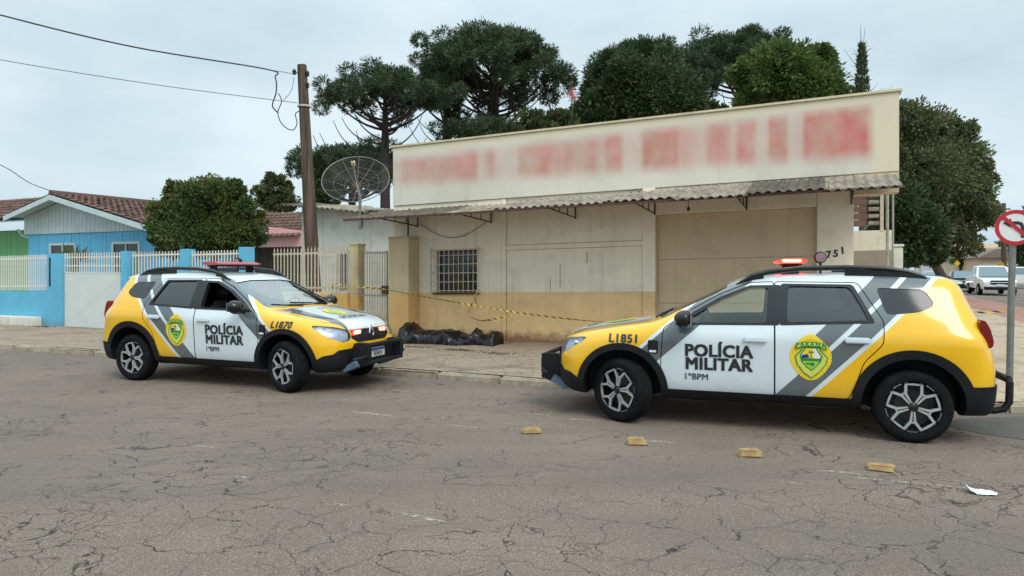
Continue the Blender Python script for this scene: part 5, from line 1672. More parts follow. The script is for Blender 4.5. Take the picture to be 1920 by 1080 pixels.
def araucaria(label, px, ytop, ybase_crown, depth, wpx, seed, nb=46, mat='needle', tuft_px=20, bare=0, trunk_top=None, ntuft=3, lean=0.0, trunk_r=.26, low=0.0):
    """umbrella pine: straight trunk, whorls of branches that sweep up to round needle tufts"""
    rs = np.random.RandomState(seed)
    sc = depth/FPX
    base = at(px, HORY, depth); base.z = 0.0
    t = thing('araucaria_tree', label, 'tree', base, 0, 'umbrella pines behind the shop')
    H = CAMH + (HORY-ytop)*sc
    Hc = CAMH + (HORY-ybase_crown)*sc
    rw = wpx*sc/2
    tr = tuft_px*sc
    mb = MB(); mb.tube([(0, 0, -.3), (lean*.3, 0, H*.35), (lean*.7, 0, H*.7), (lean, 0, H-tr*1.4)], [trunk_r*1.25, trunk_r, trunk_r*.75, trunk_r*.3], 9)
    mb.build('trunk', M['bark_dark'], t, smooth=40)
    br = MB()
    P, Dr = [], []
    for k in range(nb):
        q = (k+.5)/nb
        ang = k*2.39996 + rs.uniform(-.3, .3)
        rr = rw*math.sqrt(q)*rs.uniform(.86, 1.04)
        # dome: tufts high near the axis and lower at the rim
        zt = Hc + (H-Hc)*(1 - (rr/rw)**2.8*(1-low)*.92) - tr*.7 + rs.uniform(-.25, .1)*tr
        z0 = max(Hc*.72, zt - (H-Hc)*.35 - rr*.42)
        tip = np.array([math.cos(ang)*rr + lean, math.sin(ang)*rr, zt])
        root = np.array([lean*z0/H, 0, z0])
        mid = root*.45 + tip*.55; mid[2] -= (tip[2]-root[2])*.32 + rr*.06
        pts = [tuple((1-s)**2*root + 2*s*(1-s)*mid + s*s*tip) for s in np.linspace(0, 1, 7)]
        br.tube(pts, [.075*(1-.7*s)*(depth/34) for s in np.linspace(0, 1, 7)], 5)
        for j in range(ntuft):
            s = 1.0 if j == 0 else rs.uniform(.78, 1.0)
            c = (1-s)**2*root + 2*s*(1-s)*mid + s*s*tip
            if j: c = c + rs.normal(size=3)*tr*np.array([.95, .95, .45])
            R_ = tr*rs.uniform(.7, 1.12)
            n = 480
            d = sph(rs, n); d[:, 2] = d[:, 2]*.75 + .18
            P.append(c + d*R_*rs.uniform(.3, .86, (n, 1))); Dr.append((d, R_*.52))
    br.build('branches', M['bark_dark'], t, smooth=60)
    pts = np.concatenate(P); dd = np.concatenate([d for d, r_ in Dr])
    me = leaves_mesh('crown', pts, dd + rs.normal(size=dd.shape)*.18, tr*.34, tr*.075, M[mat], rs)
    link('crown', me, t)
    if bare:
        mb = MB()
        for k in range(bare):
            ang = rs.uniform(0, 2*PI) if k > 5 else PI + rs.uniform(-.6, .6)
            z0 = Hc*(.56 + .32*k/bare)
            r_ = rw*rs.uniform(.6, 1.05)*(1.05 - .25*k/bare)
            zt = z0 + r_*rs.uniform(.45, .8)
            root = np.array([0, 0, z0]); tip = np.array([math.cos(ang)*r_, math.sin(ang)*r_, zt]); mid = np.array([math.cos(ang)*r_*.75, math.sin(ang)*r_*.75, z0 + .05*r_])
            mb.tube([tuple((1-s)**2*root + 2*s*(1-s)*mid + s*s*tip) for s in np.linspace(0, 1, 9)], [.045*(1-.7*s) for s in np.linspace(0, 1, 9)], 5)
        mb.build('bare_branches', M['bark_dark'], t, smooth=60)
    return t
def leafy(name, label, px, depth, blobs, seed, mat, n_per, leaf_px, cat='tree', group=None, trunk_r=.2, clump=.28, z0=0.0, droop=0.0, hollow=.55, forks=6):
    """broad-leaved tree or shrub: blobs (px, py, rx, ry) give the crown's volume; leaves sit in clumps on twigs"""
    rs = np.random.RandomState(seed)
    sc = depth/FPX
    base = at(px, HORY, depth); base.z = z0
    t = thing(name, label, cat, base, 0, group)
    P, Dd = [], []
    tb = MB()
    cens = []
    more = []
    for (bx, by, rx, ry) in blobs:
        more.append((bx, by, rx, ry, 1.0))
        for q in range(6):
            a_ = rs.uniform(0, 2*PI); f_ = rs.uniform(.28, .5)
            more.append((bx + math.cos(a_)*rx*.86, by + math.sin(a_)*ry*.86, rx*f_, ry*f_*.9, 1.35))
    for (bx, by, rx, ry, dens) in more:
        c = np.array(at(bx, by, depth)) - np.array(base)
        rad = np.array([rx*sc, min(rx, ry*1.2)*sc, ry*sc])
        c[1] += rs.uniform(-.5, .5)*rad[1]*(1 if dens == 1.0 else 2.2)
        cens.append((c, rad))
        n = int(n_per*dens*(rx*ry)/400*.8)
        nc = max(8, n//46)
        d = sph(rs, nc)
        cc = c + d*rad*(hollow + (1-hollow)*rs.uniform(0, 1, (nc, 1))**.6)*(1 + rs.normal(size=(nc, 1))*.07)
        cr = clump*float(rad.mean())*rs.uniform(.6, 1.25, nc)
        k = rs.randint(0, nc, n)
        dd = sph(rs, n)
        pts = cc[k] + dd*cr[k][:, None]*rs.uniform(0, 1, (n, 1))**.5
        out = (pts - c)/rad
        P.append(pts); Dd.append(dd*.8 + out*.6 + np.array([0, 0, -droop]))
    zt = min(c[2]-.4*r_[2] for c, r_ in cens)
    top = max((c for c, r_ in cens), key=lambda c: c[2])
    tb.tube([(0, 0, -.2), (.05, 0, max(.3, zt*.5)), (top[0]*.35, 0, max(.6, zt))], [trunk_r*1.3, trunk_r, trunk_r*.75], 9)
    fork = np.array([top[0]*.35, 0, max(.6, zt)])
    for c, r_ in cens:
        for q in range(max(1, forks//2) if r_[0] > .5*max(x_[0] for _, x_ in cens) else 1):
            e_ = c + sph(rs, 1)[0]*r_*.7
            m_ = fork*.4 + e_*.6 + np.array([0, 0, -.12*abs(e_[2]-fork[2])])
            tb.tube([tuple((1-s)**2*fork + 2*s*(1-s)*m_ + s*s*e_) for s in np.linspace(0, 1, 6)], [trunk_r*.5*(1-.85*s) for s in np.linspace(0, 1, 6)], 5)
    tb.build('trunk', M['bark'], t, smooth=50)
    pts = np.concatenate(P); dd = np.concatenate(Dd)
    pts[:, 2] = np.maximum(pts[:, 2], .03)
    lp = leaf_px*sc
    link('crown', leaves_mesh('crown', pts, dd, lp, lp*.5, M[mat], rs), t)
    return t
# the umbrella pines behind the shop
araucaria('slender umbrella pine with bare upswept lower branches behind the satellite dish', 722, 136, 190, 31, 240, 1, 22, 'needle', 22, 18, ntuft=3, trunk_r=.24)
araucaria('tallest umbrella pine, broad rounded crown left of centre behind the shop', 925, 58, 158, 35, 290, 2, 46, 'needle_b', 23, 8, ntuft=3, trunk_r=.40)
araucaria('umbrella pine crowded against the left side of the tallest one', 838, 104, 190, 37, 130, 3, 16, 'needle', 22, 6, ntuft=3, trunk_r=.34)
araucaria('lower umbrella pine filling the gap under the tallest crown', 905, 222, 266, 33, 190, 4, 20, 'needle', 18, 0, ntuft=3, low=.3)
araucaria('dense umbrella pine in the middle of the group behind the sign', 1195, 88, 182, 36, 190, 5, 46, 'needle_b', 24, 0, ntuft=6, low=.2, trunk_r=.36)
araucaria('umbrella pine with feathery crown right of the dense one', 1255, 96, 200, 38, 150, 6, 34, 'needle', 24, 0, ntuft=5, low=.2)
araucaria('tall umbrella pine with visible trunk and twiggy whorls right of the group', 1385, 66, 118, 40, 205, 7, 34, 'needle_b', 21, 22, ntuft=3, trunk_r=.30)
araucaria('small dark umbrella pine seen through the mesh dish', 660, 275, 330, 40, 190, 8, 34, 'needle', 22, 0, ntuft=4, low=.2)
leafy('fir_tree', 'dark conifer filling the skyline between the two tallest pines', 1120, 34, [(1110, 230, 56, 40), (1165, 195, 56, 60), (1240, 195, 64, 62), (1300, 232, 50, 36)], 21, 'leaf_dark', 1300, 8, group='trees behind the shop')
leafy('garden_tree', 'pale green shrub tree below the tallest pine', 985, 32, [(1000, 240, 50, 24), (1045, 240, 36, 22)], 22, 'leaf_mid', 700, 10, group='trees behind the shop')
leafy('leafy_tree', 'bright green broad-leaved tree above the right half of the sign', 1500, 27, [(1455, 140, 62, 48), (1522, 142, 56, 44), (1412, 188, 34, 24), (1495, 176, 72, 44), (1548, 176, 28, 26), (1586, 190, 26, 20), (1462, 112, 34, 24), (1528, 114, 32, 22)], 23, 'leaf_light', 1000, 9, group='trees behind the shop')
leafy('shade_tree', 'big dark-leaved street tree right of the shop', 1768, 34, [(1730, 255, 66, 50), (1775, 290, 66, 56), (1715, 340, 70, 60), (1800, 355, 58, 46), (1832, 395, 34, 40), (1700, 420, 56, 62), (1765, 420, 60, 46), (1828, 300, 24, 26), (1700, 225, 46, 30), (1795, 455, 40, 22)], 24, 'leaf_street', 820, 7.5, trunk_r=.24, group='trees behind the shop')
leafy('leafy_tree', 'low dark tree in front of the street tree, beside the shop corner', 1690, 26, [(1690, 400, 46, 60), (1720, 440, 44, 50), (1672, 455, 34, 44)], 25, 'leaf_dark', 700, 10, group='trees behind the shop')
leafy('garden_shrub', 'round yellowish-green bush rising above the blue fence', 385, 17.2, [(385, 402, 80, 58), (335, 412, 44, 44), (438, 415, 44, 46), (352, 362, 38, 26), (418, 364, 38, 26), (385, 440, 92, 36), (315, 436, 32, 32), (458, 442, 30, 30)], 26, 'leaf_bush', 1500, 6, 'shrub', droop=.1, hollow=.35, trunk_r=.09)
leafy('far_tree', 'distant loose pine left of the utility pole', 515, 60, [(512, 352, 28, 22), (535, 375, 20, 18), (498, 372, 16, 14), (520, 385, 22, 16)], 27, 'leaf_mid', 1500, 6, group='trees behind the shop')
leafy('far_tree', 'distant dark tree just right of the utility pole', 600, 58, [(595, 352, 22, 22), (615, 370, 24, 22)], 28, 'leaf_dark', 1500, 6, group='trees behind the shop')
# narrow cypress with a bare twiggy top, seen above the sign's right end
t = thing('cypress', 'narrow dark cypress with bare twigs above the right end of the sign', 'tree', (at(1616, HORY, 25).x, 25, 0), 0)
rs = np.random.RandomState(31)
zt, zb_ = at(0, 84, 25).z, at(0, 230, 25).z
n = 3800
zz = rs.uniform(0, 1, n)
rad = .30*(1-zz**3)*rs.uniform(.4, 1.05, n) + .03
an = rs.uniform(0, 2*PI, n)
pts = np.stack([rad*np.cos(an), rad*np.sin(an), zb_-3 + (zt-zb_+3)*zz], axis=1)
dr = np.stack([np.cos(an)*.5, np.sin(an)*.5, np.ones(n)*.9], axis=1)
link('crown', leaves_mesh('crown', pts, dr + rs.normal(size=dr.shape)*.3, .15, .05, M['needle'], rs), t)
mb = MB(); mb.tube([(0, 0, -.2), (0, 0, zt-.8)], [.14, .03], 7)
mb.build('trunk', M['bark'], t)
mb = MB()
for k in range(40):
    a = rs.uniform(0, 2*PI); z0 = rs.uniform(zb_-.5, zt-.2); L_ = rs.uniform(.4, 1.1)
    p1 = (math.cos(a)*L_*.6, math.sin(a)*L_*.4, z0 + L_*.35); p2 = (math.cos(a)*L_, math.sin(a)*L_*.7, z0 + L_*rs.uniform(.3, 1.0))
    mb.tube([(0, 0, z0), p1, p2], [.014, .010, .004], 4)
mb.build('bare_twigs', M['twig'], t)
# pink blossoms on a shrub between the pines
t = thing('flowering_shrub', 'small pink-flowering treetop between the pines', 'tree', (at(1072, HORY, 32.5).x, 32.5, 0), 0)
c = at(1072, 178, 32.5)
pts = rs.normal(size=(160, 3))*np.array([.10, .2, .12]) + np.array([0, 0, c.z])
link('blossom', leaves_mesh('blossom', pts, sph(rs, 160), .09, .06, M['flower'], rs), t)
mb = MB(); mb.tube([(0, 0, -.2), (.1, 0, c.z*.6), (0, 0, c.z)], [.1, .07, .02], 6); mb.build('trunk', M['bark'], t)
# spiky yucca behind the white gate
t = thing('yucca', 'spiky green yucca showing over the white sheet gate', 'plant', S(fu(140, .9), .9, .05), 0)
n = 90
an = rs.uniform(0, 2*PI, n); el = rs.uniform(.05, 1.1, n)
dr = np.stack([np.cos(an)*np.cos(el), np.sin(an)*np.cos(el), np.sin(el)], axis=1)
link('leaves', leaves_mesh('leaves', np.zeros((n, 3)) + np.array([0, 0, 1.74]), dr, .62, .05, M['leaf_palm'], rs, .2), t)
mb = MB(); mb.tube([(0, 0, -.1), (.03, 0, .9), (0, 0, 1.9)], [.13, .11, .1], 8); mb.build('trunk', M['bark'], t)
# ------------------------------------------------------------------ right of the shop: side structures, sign, the cross street
plain('far_grey_b', lin(150, 140, 128), .9, var=.3, scale=12)
plain('concrete', lin(150, 142, 128), .95, var=.25, scale=3, bump=.4)
plain('board_brown', lin(110, 88, 78), .8, var=.15, scale=4)
M['sidewall'] = mat_wall('side_wall', lin(220, 212, 196), lin(158, 148, 134), 0.95, grime=1.0)
def xz_thing(name, label, cat, px, depth, z=.2):
    p = at(px, HORY, depth); p.z = z
    return thing(name, label, cat, p, -STREET)
sv = 3.2
su = fu(1605, sv)
t = front_thing('yard_wall', 'stained white over grey block wall right of the shop corner', 'wall', su, sv, .2)
wz = fz(1640, 432, sv)-.2; wl = fu(1676, sv)-su
w = MB(); w.bbox(-.6, wl, 0, .16, -.2, wz, .01); w.build('wall', mat_wall('yard_wall_paint', lin(222, 216, 200), lin(156, 148, 136), fz(1640, 470, sv)-.2, grime=1.0), t)
w = MB(); w.bbox(wl-.16, wl, .165, 3.0, -.2, wz-.1, .01); w.build('return_wall', M['concrete'], t)
t = front_thing('board_shed', 'brown boarded lean-to under the shop beam with frayed edge', 'shed', fu(1600, 2.0), 2.0, .2)
b0_ = fu(1600, 2.0)
bz0, bz1 = fz(1615, 425, 2.0)-.2, fz(1615, 360, 2.0)-.2
bx1 = fu(1626, 2.0)-b0_
for k in range(5):
    z = bz0 + (bz1-bz0)*k/5
    w = MB(); w.bbox(-.4, bx1 + rng.uniform(-.01, .02), 0, .03, z+.004, z+(bz1-bz0)/5-.004, .004); w.build('board', M['board_brown'], t)
w = MB()
for k in range(5):
    z = bz0 + (bz1-bz0)*k/5
    w.bbox(bx1+.02, bx1+.20, -.02, .2, z+.03, z+.10, .008)
w.build('rafter_end', M['far_grey_b'], t)
w = MB(); w.bbox(bx1+.21, bx1+.27, -.03, .05, bz0-.1, bz1+.1, .006); w.build('post', M['ironwhite'], t)
w = MB(); w.tube([(bx1+.42, 0, bz0-1.4), (bx1+.42, 0, bz1)], .02, 6); w.tube([(bx1+.33, 0, bz0-1.4), (bx1+.33, 0, bz1)], .03, 6); w.build('pipe', M['rail_grey'], t)
t = front_thing('gate_post', 'short pale gatepost beside the block wall', 'post', fu(1683, 3.4), 3.4, .2)
w = MB(); w.bbox(-.09, .09, -.09, .09, -.2, fz(1683, 463, 3.4)-.2, .02); w.build('shaft', M['whitebase'], t)
w = MB(); w.bbox(-.11, .11, -.11, .11, fz(1683, 463, 3.4)-.198, fz(1683, 459, 3.4)-.19, .01); w.build('cap', M['whitebase'], t)

# no-left-turn sign
plain('galv', lin(132, 136, 134), .5, metal=.5, var=.18, scale=8)
plain('sign_red', lin(186, 40, 50), .45, var=.06)
plain('sign_white', lin(226, 228, 226), .45, var=.04)
sp_ = S(7.89, -2.55, walk_z(7.89, -2.55))
t = thing('road_sign', 'round no-left-turn sign on a grey steel post at the right edge', 'road sign', sp_, R(-24))
ph = 2.28 - sp_.z
w = MB(); w.tube([(-.02, 0, -.2), (0, 0, 1.0), (.025, 0, ph-.02)], .037, 12); w.build('post', M['galv'], t, smooth=40)
def disc(name, r0, r1, y, mat, n=48):
    w = MB(); w.lathe([(r0, y), (r1, y), (r1, y+.004), (r0, y+.004)], n, axis='y', close=True)
    return w.build(name, M[mat], pl_)
pl_ = link('plate', None, t); pl_.location = (.035, -.05, ph-.205)
disc('backing', .001, .205, 0, 'sign_white')
disc('red_ring', .163, .207, -.003, 'sign_red')
w = MB(); w.prism([(-.105, .135), (-.13, .11), (.105, -.135), (.13, -.11)][:0] or [(-.135, .105), (-.105, .135), (.135, -.105), (.105, -.135)], -.0085, -.0055); w.build('red_slash', M['sign_red'], pl_)
w = MB()
w.prism([(.05, -.12), (.085, -.12), (.085, .0), (.07, .05), (.03, .072), (-.045, .072), (-.045, .036), (.02, .036), (.043, .025), (.05, 0)], -.0052, -.0025)
w.prism([(-.045, .108), (-.045, .0), (-.125, .054)], -.0052, -.0025)
w.build('turn_arrow', M['letter_black'], pl_)
w = MB(); w.box(-.02, .02, .006, .04, -.05, .05); w.build('clamp', M['galv'], pl_)

# distant houses, poles, traffic in the cross street
plain('far_beige', lin(206, 186, 158), .9, var=.06, scale=.3)
plain('far_white', lin(214, 216, 216), .9, var=.05, scale=.3)
plain('far_roof', lin(126, 112, 103), .9, var=.15, scale=1)
plain('far_grey', lin(150, 146, 138), .9, var=.1, scale=.5)
plain('far_yellow', lin(220, 170, 40), .6)
def far_house(label, px0, px1, ytop, depth, mat, roof=None, ridge=0, wins=0, deep=9):
    a, b = at(px0, ytop, depth), at(px1, ytop, depth)
    t = thing('far_house', label, 'house', ((a.x+b.x)/2, depth, 0.0), R(-8), 'houses far down the cross street')
    h = (b.x-a.x)/2
    w = MB(); w.bbox(-h, h, 0, deep, -.2, a.z, .03); w.build('wall', M[mat], t)
    if roof:
        w = MB(); w.prism([(-h-.4, a.z+.01), (h+.4, a.z+.01), (h*.55, a.z+ridge), (-h*.2, a.z+ridge)], -.5, deep+.4); w.build('roof', M[roof], t)
    for k in range(wins):
        x = -h + 2*h*(k+.5)/wins
        f_ = link('window', None, t)
        w = MB(); w.bbox(x-.55, x+.55, -.05, .01, a.z*.35, a.z*.75, .02); w.build('frame', M['far_white'], f_)
        w = MB(); w.box(x-.48, x+.48, -.06, -.052, a.z*.38, a.z*.72); w.build('pane', M['glass_dark'], f_)
    return t
far_house('far beige building with white lower front under the street tree', 1783, 1868, 458, 92, 'far_beige', wins=0)
far_house('low far white building in front of the beige one', 1790, 1862, 478, 86, 'far_white', wins=3)
far_house('far house with sloping red-brown roof beside the sign', 1838, 1905, 484, 76, 'far_beige', 'far_roof', 1.0, 2)
far_house('far pale wall on the left of the cross street', 1768, 1800, 484, 96, 'far_white', wins=1)
far_house('far cream house cut by the right edge', 1895, 1990, 462, 84, 'far_beige', wins=2)
leafy('far_tree', 'dark far tree at the right edge behind the road sign', 1930, 62, [(1925, 455, 26, 50), (1950, 430, 30, 50)], 33, 'leaf_dark', 1300, 7, group='trees along the cross street')
leafy('far_tree', 'small yellow-green far tree by the yellow sign', 1800, 80, [(1798, 488, 10, 9), (1805, 492, 8, 8)], 34, 'leaf_light', 9000, 3, group='trees along the cross street', forks=2)
leafy('far_tree', 'far green tree over the roofs between pole and road sign', 1868, 100, [(1862, 478, 16, 12), (1885, 470, 16, 18)], 35, 'leaf_mid', 3000, 4, group='trees along the cross street', forks=2)
for k, (px, yt, dep, lab) in enumerate(((1809, 445, 88, 'leftmost thin far pole before the beige building'), (1819, 440, 84, 'second thin far pole before the beige building'), (1882, 425, 74, 'thick far pole behind the road sign'))):
    p = at(px, yt, dep)
    t = thing('far_pole', lab, 'pole', (p.x, dep, 0), 0, 'poles far down the cross street')
    w = MB(); w.tube([(0, 0, -.2), (0, 0, p.z+2.5)], [.2, .13] if k < 2 else [.3, .2], 8); w.build('shaft', M['pole'], t)
    w = MB(); w.box(-.7, .7, -.06, .06, p.z+1.8, p.z+1.95); w.build('crossarm', M['pole'], t)
for px, py, dep, lab in ((1794, 494, 78, 'small yellow far sign left of the dark car'), (1876, 496, 66, 'small yellow far sign right of the pickup')):
    p = at(px, py, dep)
    t = thing('warning_sign', lab, 'sign', (p.x, dep, 0), 0, 'yellow signs in the cross street')
    w = MB(); w.prism([(-.35, 0), (0, -.35), (.35, 0), (0, .35)], -.02, .02); o = w.build('plate', M['far_yellow'], t); o.location = (0, -.06, p.z)
    w = MB(); w.tube([(0, 0, -.2), (0, 0, p.z)], .04, 6); w.build('post', M['galv'], t)

# simple traffic vehicles: shaped side profile, tapering cabin, glazing, wheels, lamps
plain('car_white', lin(224, 226, 226), .3, coat=.5, var=.02)
plain('car_dark', lin(58, 40, 38), .3, coat=.5, var=.04)
plain('car_silver', lin(168, 176, 180), .3, coat=.5, metal=.3, var=.03)
lamp_mat('headlamp_on', (1.0, .95, .88), 2.5)
def traffic(name, label, cat, loc, yaw, paint, pickup, lit, ln=4.3, wd=1.75, ht=1.5):
    t = thing(name, label, cat, loc, yaw, 'traffic in the cross street')
    hw = wd/2
    hl = ln/2
    zb = .32 if pickup else .22
    hood = ht*.60
    if pickup: side = [(-hl, .55), (-hl, hood+.02), (-.25*ln, hood+.04), (.2*ln, hood), (.42*ln, hood-.06), (hl-.03, hood-.2), (hl, .5), (hl-.12, zb+.05), (-hl+.1, zb+.1)]
    else: side = [(-hl, .5), (-hl+.03, hood), (-.3*ln, hood+.02), (.18*ln, hood), (.40*ln, hood-.1), (hl-.04, hood-.26), (hl, .45), (hl-.1, zb+.02), (-hl+.1, zb+.05)]
    side = rnd(side, .12, 4)
    def loft2(poly, y_at, name, mat, parent=t, sm=35):
        n = len(poly); ys = [-1, -.93, -.8, .8, .93, 1]
        vs, fs = [], []
        cx = sum(p[0] for p in poly)/n; cz = sum(p[1] for p in poly)/n
        for q in ys:
            k = {1: .93, .93: .985, .8: 1.0}[abs(q)]
            for x, z in poly: vs.append((cx+(x-cx)*k, q*y_at(x, z), cz+(z-cz)*k))
        for i in range(5):
            for j in range(n): fs.append((i*n+j, i*n+(j+1) % n, (i+1)*n+(j+1) % n, (i+1)*n+j))
        fs += [tuple(range(n)), tuple(range(5*n, 6*n))[::-1]]
        w = MB(); w.add(vs, fs)
        return w.build(name, mat, parent, smooth=sm)
    loft2(side, lambda x, z: hw*(1 - .10*max(0, (x/hl-.7)/.3)**2), 'body', M[paint])
    if pickup: gh = [(.22*ln, hood-.02), (.06*ln, ht-.04), (-.02*ln, ht), (-.17*ln, ht-.01), (-.21*ln, hood)]
    else: gh = [(.24*ln, hood-.02), (.06*ln, ht-.04), (-.05*ln, ht), (-.22*ln, ht-.05), (-.36*ln, hood)]
    taper = lambda x, z: hw*(1 - .20*max(0, (z-hood)/(ht-hood)))
    loft2(rnd(gh, .08, 3), taper, 'cabin', M[paint])
    a, b = Vector((gh[0][0]-.02, 0, hood+.03)), Vector((gh[1][0]+.06, 0, ht-.10))
    w = MB()
    nrm = Vector((b.z-a.z, 0, -(b.x-a.x))).normalized()*.035
    for q in (a, b):
        for s_ in (-1, 1): w.v.append(tuple(q + nrm + Vector((0, s_*taper(q.x, q.z)*.86, 0))))
    w.f = [(0, 1, 3, 2)]; w.m = [0]
    w.build('windshield', M['far_glass'], t)
    for s_ in (-1, 1):
        w = MB()
        pl2 = [(gh[0][0]-.28, hood+.06), (gh[1][0]-.1, ht-.10), (gh[3][0]+.08, ht-.11), (gh[4][0]+.12, hood+.07)]
        w.add([(x, s_*(taper(x, z)+.012), z) for x, z in pl2], [(0, 1, 2, 3)]); w.build('side_window', M['far_glass'], t)
        w = MB(); w.bbox(hl-.20, hl-.05, s_*hw*.68-.17, s_*hw*.68+.17, hood-.30, hood-.16, .03); w.build('headlight', M['headlamp_on'] if lit else M['lamp_white'], t)
        w = MB(); w.bbox(gh[0][0]-.30, gh[0][0]-.16, min(s_*(hw+.02), s_*(hw+.2)), max(s_*(hw+.02), s_*(hw+.2)), hood+.02, hood+.19, .04); w.build('mirror', M[paint], t)
    w = MB(); w.bbox(hl-.08, hl+.012, -hw*.52, hw*.52, hood-.44, hood-.17, .03); w.build('grille', M['plastic'], t)
    w = MB(); w.tube([(hl+.016, -hw*.5, hood-.30), (hl+.016, hw*.5, hood-.30)], .022, 6); w.build('grille_bar', M['chrome'], t)
    w = MB(); w.bbox(hl-.12, hl+.02, -hw*.86, hw*.86, zb+.02, zb+.26, .05); w.build('bumper', M['plastic'], t)
    w = MB(); w.bbox(hl+.012, hl+.02, -.2, .2, zb+.27, zb+.38, .004); w.build('licence_plate', M['plate_white'], t)
    r_ = .37 if pickup else .31
    w = MB(); w.lathe([(r_*.6, -.11), (r_*.93, -.11), (r_, -.07), (r_, .07), (r_*.93, .11), (r_*.6, .11)], 24, axis='y', close=True); ty = w.mesh('tyre', M['rubber'], smooth=40, fixn=True)
    w = MB(); w.lathe([(.001, -.07), (r_*.3, -.08), (r_*.62, -.09), (r_*.62, .09), (r_*.3, .08), (.001, .07)], 20, axis='y'); rm = w.mesh('rim', M['alloy'], smooth=40, fixn=True)
    for x in (.31*ln, -.30*ln):
        for s_ in (-1, 1):
            wh = link('wheel', None, t); wh.location = (x, s_*(hw-.08), r_)
            link('tyre', ty, wh); link('rim', rm, wh)
    return t
plain('far_glass', lin(112, 130, 136), .08, spec=.8, var=.1)
def gpos(px, py):
    d = CAMH*FPX/(py-HORY)
    return Vector(((px-960)/FPX*d, d, 0))
away = -STREET - PI/2
p = gpos(1857, 552); traffic('pickup_truck', 'white double-cab pickup coming up the cross street, headlights on', 'pickup', p, away + R(1), 'car_white', True, True, 5.2, 1.88, 1.82)
p = gpos(1806, 546); traffic('hatchback_car', 'dark maroon car behind the white pickup in the cross street', 'car', p, away, 'car_dark', False, True, 4.0, 1.7, 1.50)
p = gpos(1912, 541); traffic('pickup_truck', 'second white pickup at the right edge behind the sign post', 'pickup', p, away + PI - R(70), 'car_white', True, False, 5.2, 1.85, 1.80)
p = gpos(1752, 542); traffic('sedan_car', 'silver car seen just over the rear of the near police car', 'car', p, away, 'car_silver', False, False, 4.2, 1.72, 1.47)

# ------------------------------------------------------------------ small things on the ground
def mat_plastic_sheet():
    n = NT('black_sheeting')
    p = n.coord()
    wr = n.noise(n.maps(p, scale=(1.2, 2, 2)), 3.0, 2, .5, 1.6)
    return n.set(color=(.006, .006, .008), rough=.32, spec=.4, normal=n.bump(wr, .4, .04))
M['sheeting'] = mat_plastic_sheet()
bu0, bu1 = fu(757, -.55), fu(936, -.55)
mid = (bu0+bu1)/2
t0 = S(mid, -.55, walk_z(mid, -.55))
nu, nr_ = 90, 36
Lb = bu1-bu0
keys = [(-.5, .27, .22), (-.47, .34, .31), (-.41, .34, .33), (-.36, .25, .32), (-.2, .225, .31), (-.08, .25, .32), (.0, .27, .33), (.08, .24, .33), (.15, .19, .31), (.21, .19, .28), (.26, .24, .27), (.29, .31, .25), (.325, .20, .26), (.38, .19, .28), (.43, .26, .29), (.485, .28, .29), (.5, .23, .22)]
rs = np.random.RandomState(77)
vs, fs = [], []
for i in range(nu):
    q = -.5 + i/(nu-1)
    hgt = np.interp(q, [k[0] for k in keys], [k[1] for k in keys])*1.05
    dep = np.interp(q, [k[0] for k in keys], [k[2] for k in keys])
    for j in range(nr_):
        a = 2*PI*j/nr_
        y, z = math.cos(a)*dep, math.sin(a)
        z = hgt*(z if z > 0 else 0)**.8 if z > 0 else 0
        fold = .02*math.sin(q*17 + a*1.5) + .09*(1-abs(math.sin(q*11 + a*1.3)))**3 + .07*(1-abs(math.sin(q*19 - a*1.9 + 1.1)))**4 + .05*(1-abs(math.sin(q*33 + a*.7 + 2)))**4 - .05
        k = 1 + fold*1.5
        vs.append((q*Lb + .015*math.sin(a*3+q*20), y*k*(1 + .12*math.sin(q*13)), max(.003, z*k)))
for i in range(nu-1):
    for j in range(nr_): fs.append((i*nr_+j, i*nr_+(j+1) % nr_, (i+1)*nr_+(j+1) % nr_, (i+1)*nr_+j))
fs += [tuple(range(nr_)), tuple(range((nu-1)*nr_, nu*nr_))[::-1]]
mb = MB(); mb.add(vs, fs)
o = mb.build('body_bag', M['sheeting'], None, smooth=50)  # the body bag at the foot of the wall, one crumpled closed shape
o.location = t0; o.rotation_euler = (0, 0, -STREET)
tag(o, 'crumpled black plastic body bag lying against the ochre wall', 'body bag')

# loose bricks on the road
def mat_brick():
    n = NT('loose_brick')
    p = n.coord()
    c = n.mix(n.rng(n.noise(p, 12, 4), .3, .7), lin(150, 130, 84), lin(178, 156, 106))
    c = n.mix(n.rng(n.noise(n.maps(p, loc=(.3, 0, 0)), 5, 3), .6, .74, 0, .55), c, lin(140, 96, 64))
    return n.set(color=c, rough=.9, normal=n.bump(n.noise(p, 60, 3), .5, .006))
M['brick'] = mat_brick()
for k, (px, py, rz, lab) in enumerate(((997, 812, .35, 'yellow-brown brick on the road, farthest left of the four'), (1193, 833, .15, 'yellow-brown brick on the road below the front wheel of the right police car'), (1405, 856, .2, 'yellow-brown brick on the road below the doors of the right police car'), (1652, 881, -.25, 'yellow-brown brick on the road nearest the white paper'))):
    p = gpos(px, py)
    w = MB(); w.bbox(-.10, .10, -.055, .055, 0, .055, .012)
    w.v = [(x*(1-.25*max(0, z)/.055*(.7+.3*rng.random())) + rng.uniform(-.006, .006), y*(1-.2*z/.055) + rng.uniform(-.006, .006), max(.001, z + rng.uniform(-.005, .005))) for x, y, z in w.v]
    o = w.build('brick', M['brick'], None, smooth=30)
    o.location = p; o.rotation_euler = (0, 0, rz - .2); o.scale = ((1, .96, 1.05, 1.12)[k], (1, 1.1, .92, 1.2)[k], (.9, 1.08, 1.1, .85)[k])
    tag(o, lab, 'brick', 'bricks laid in a row on the road')
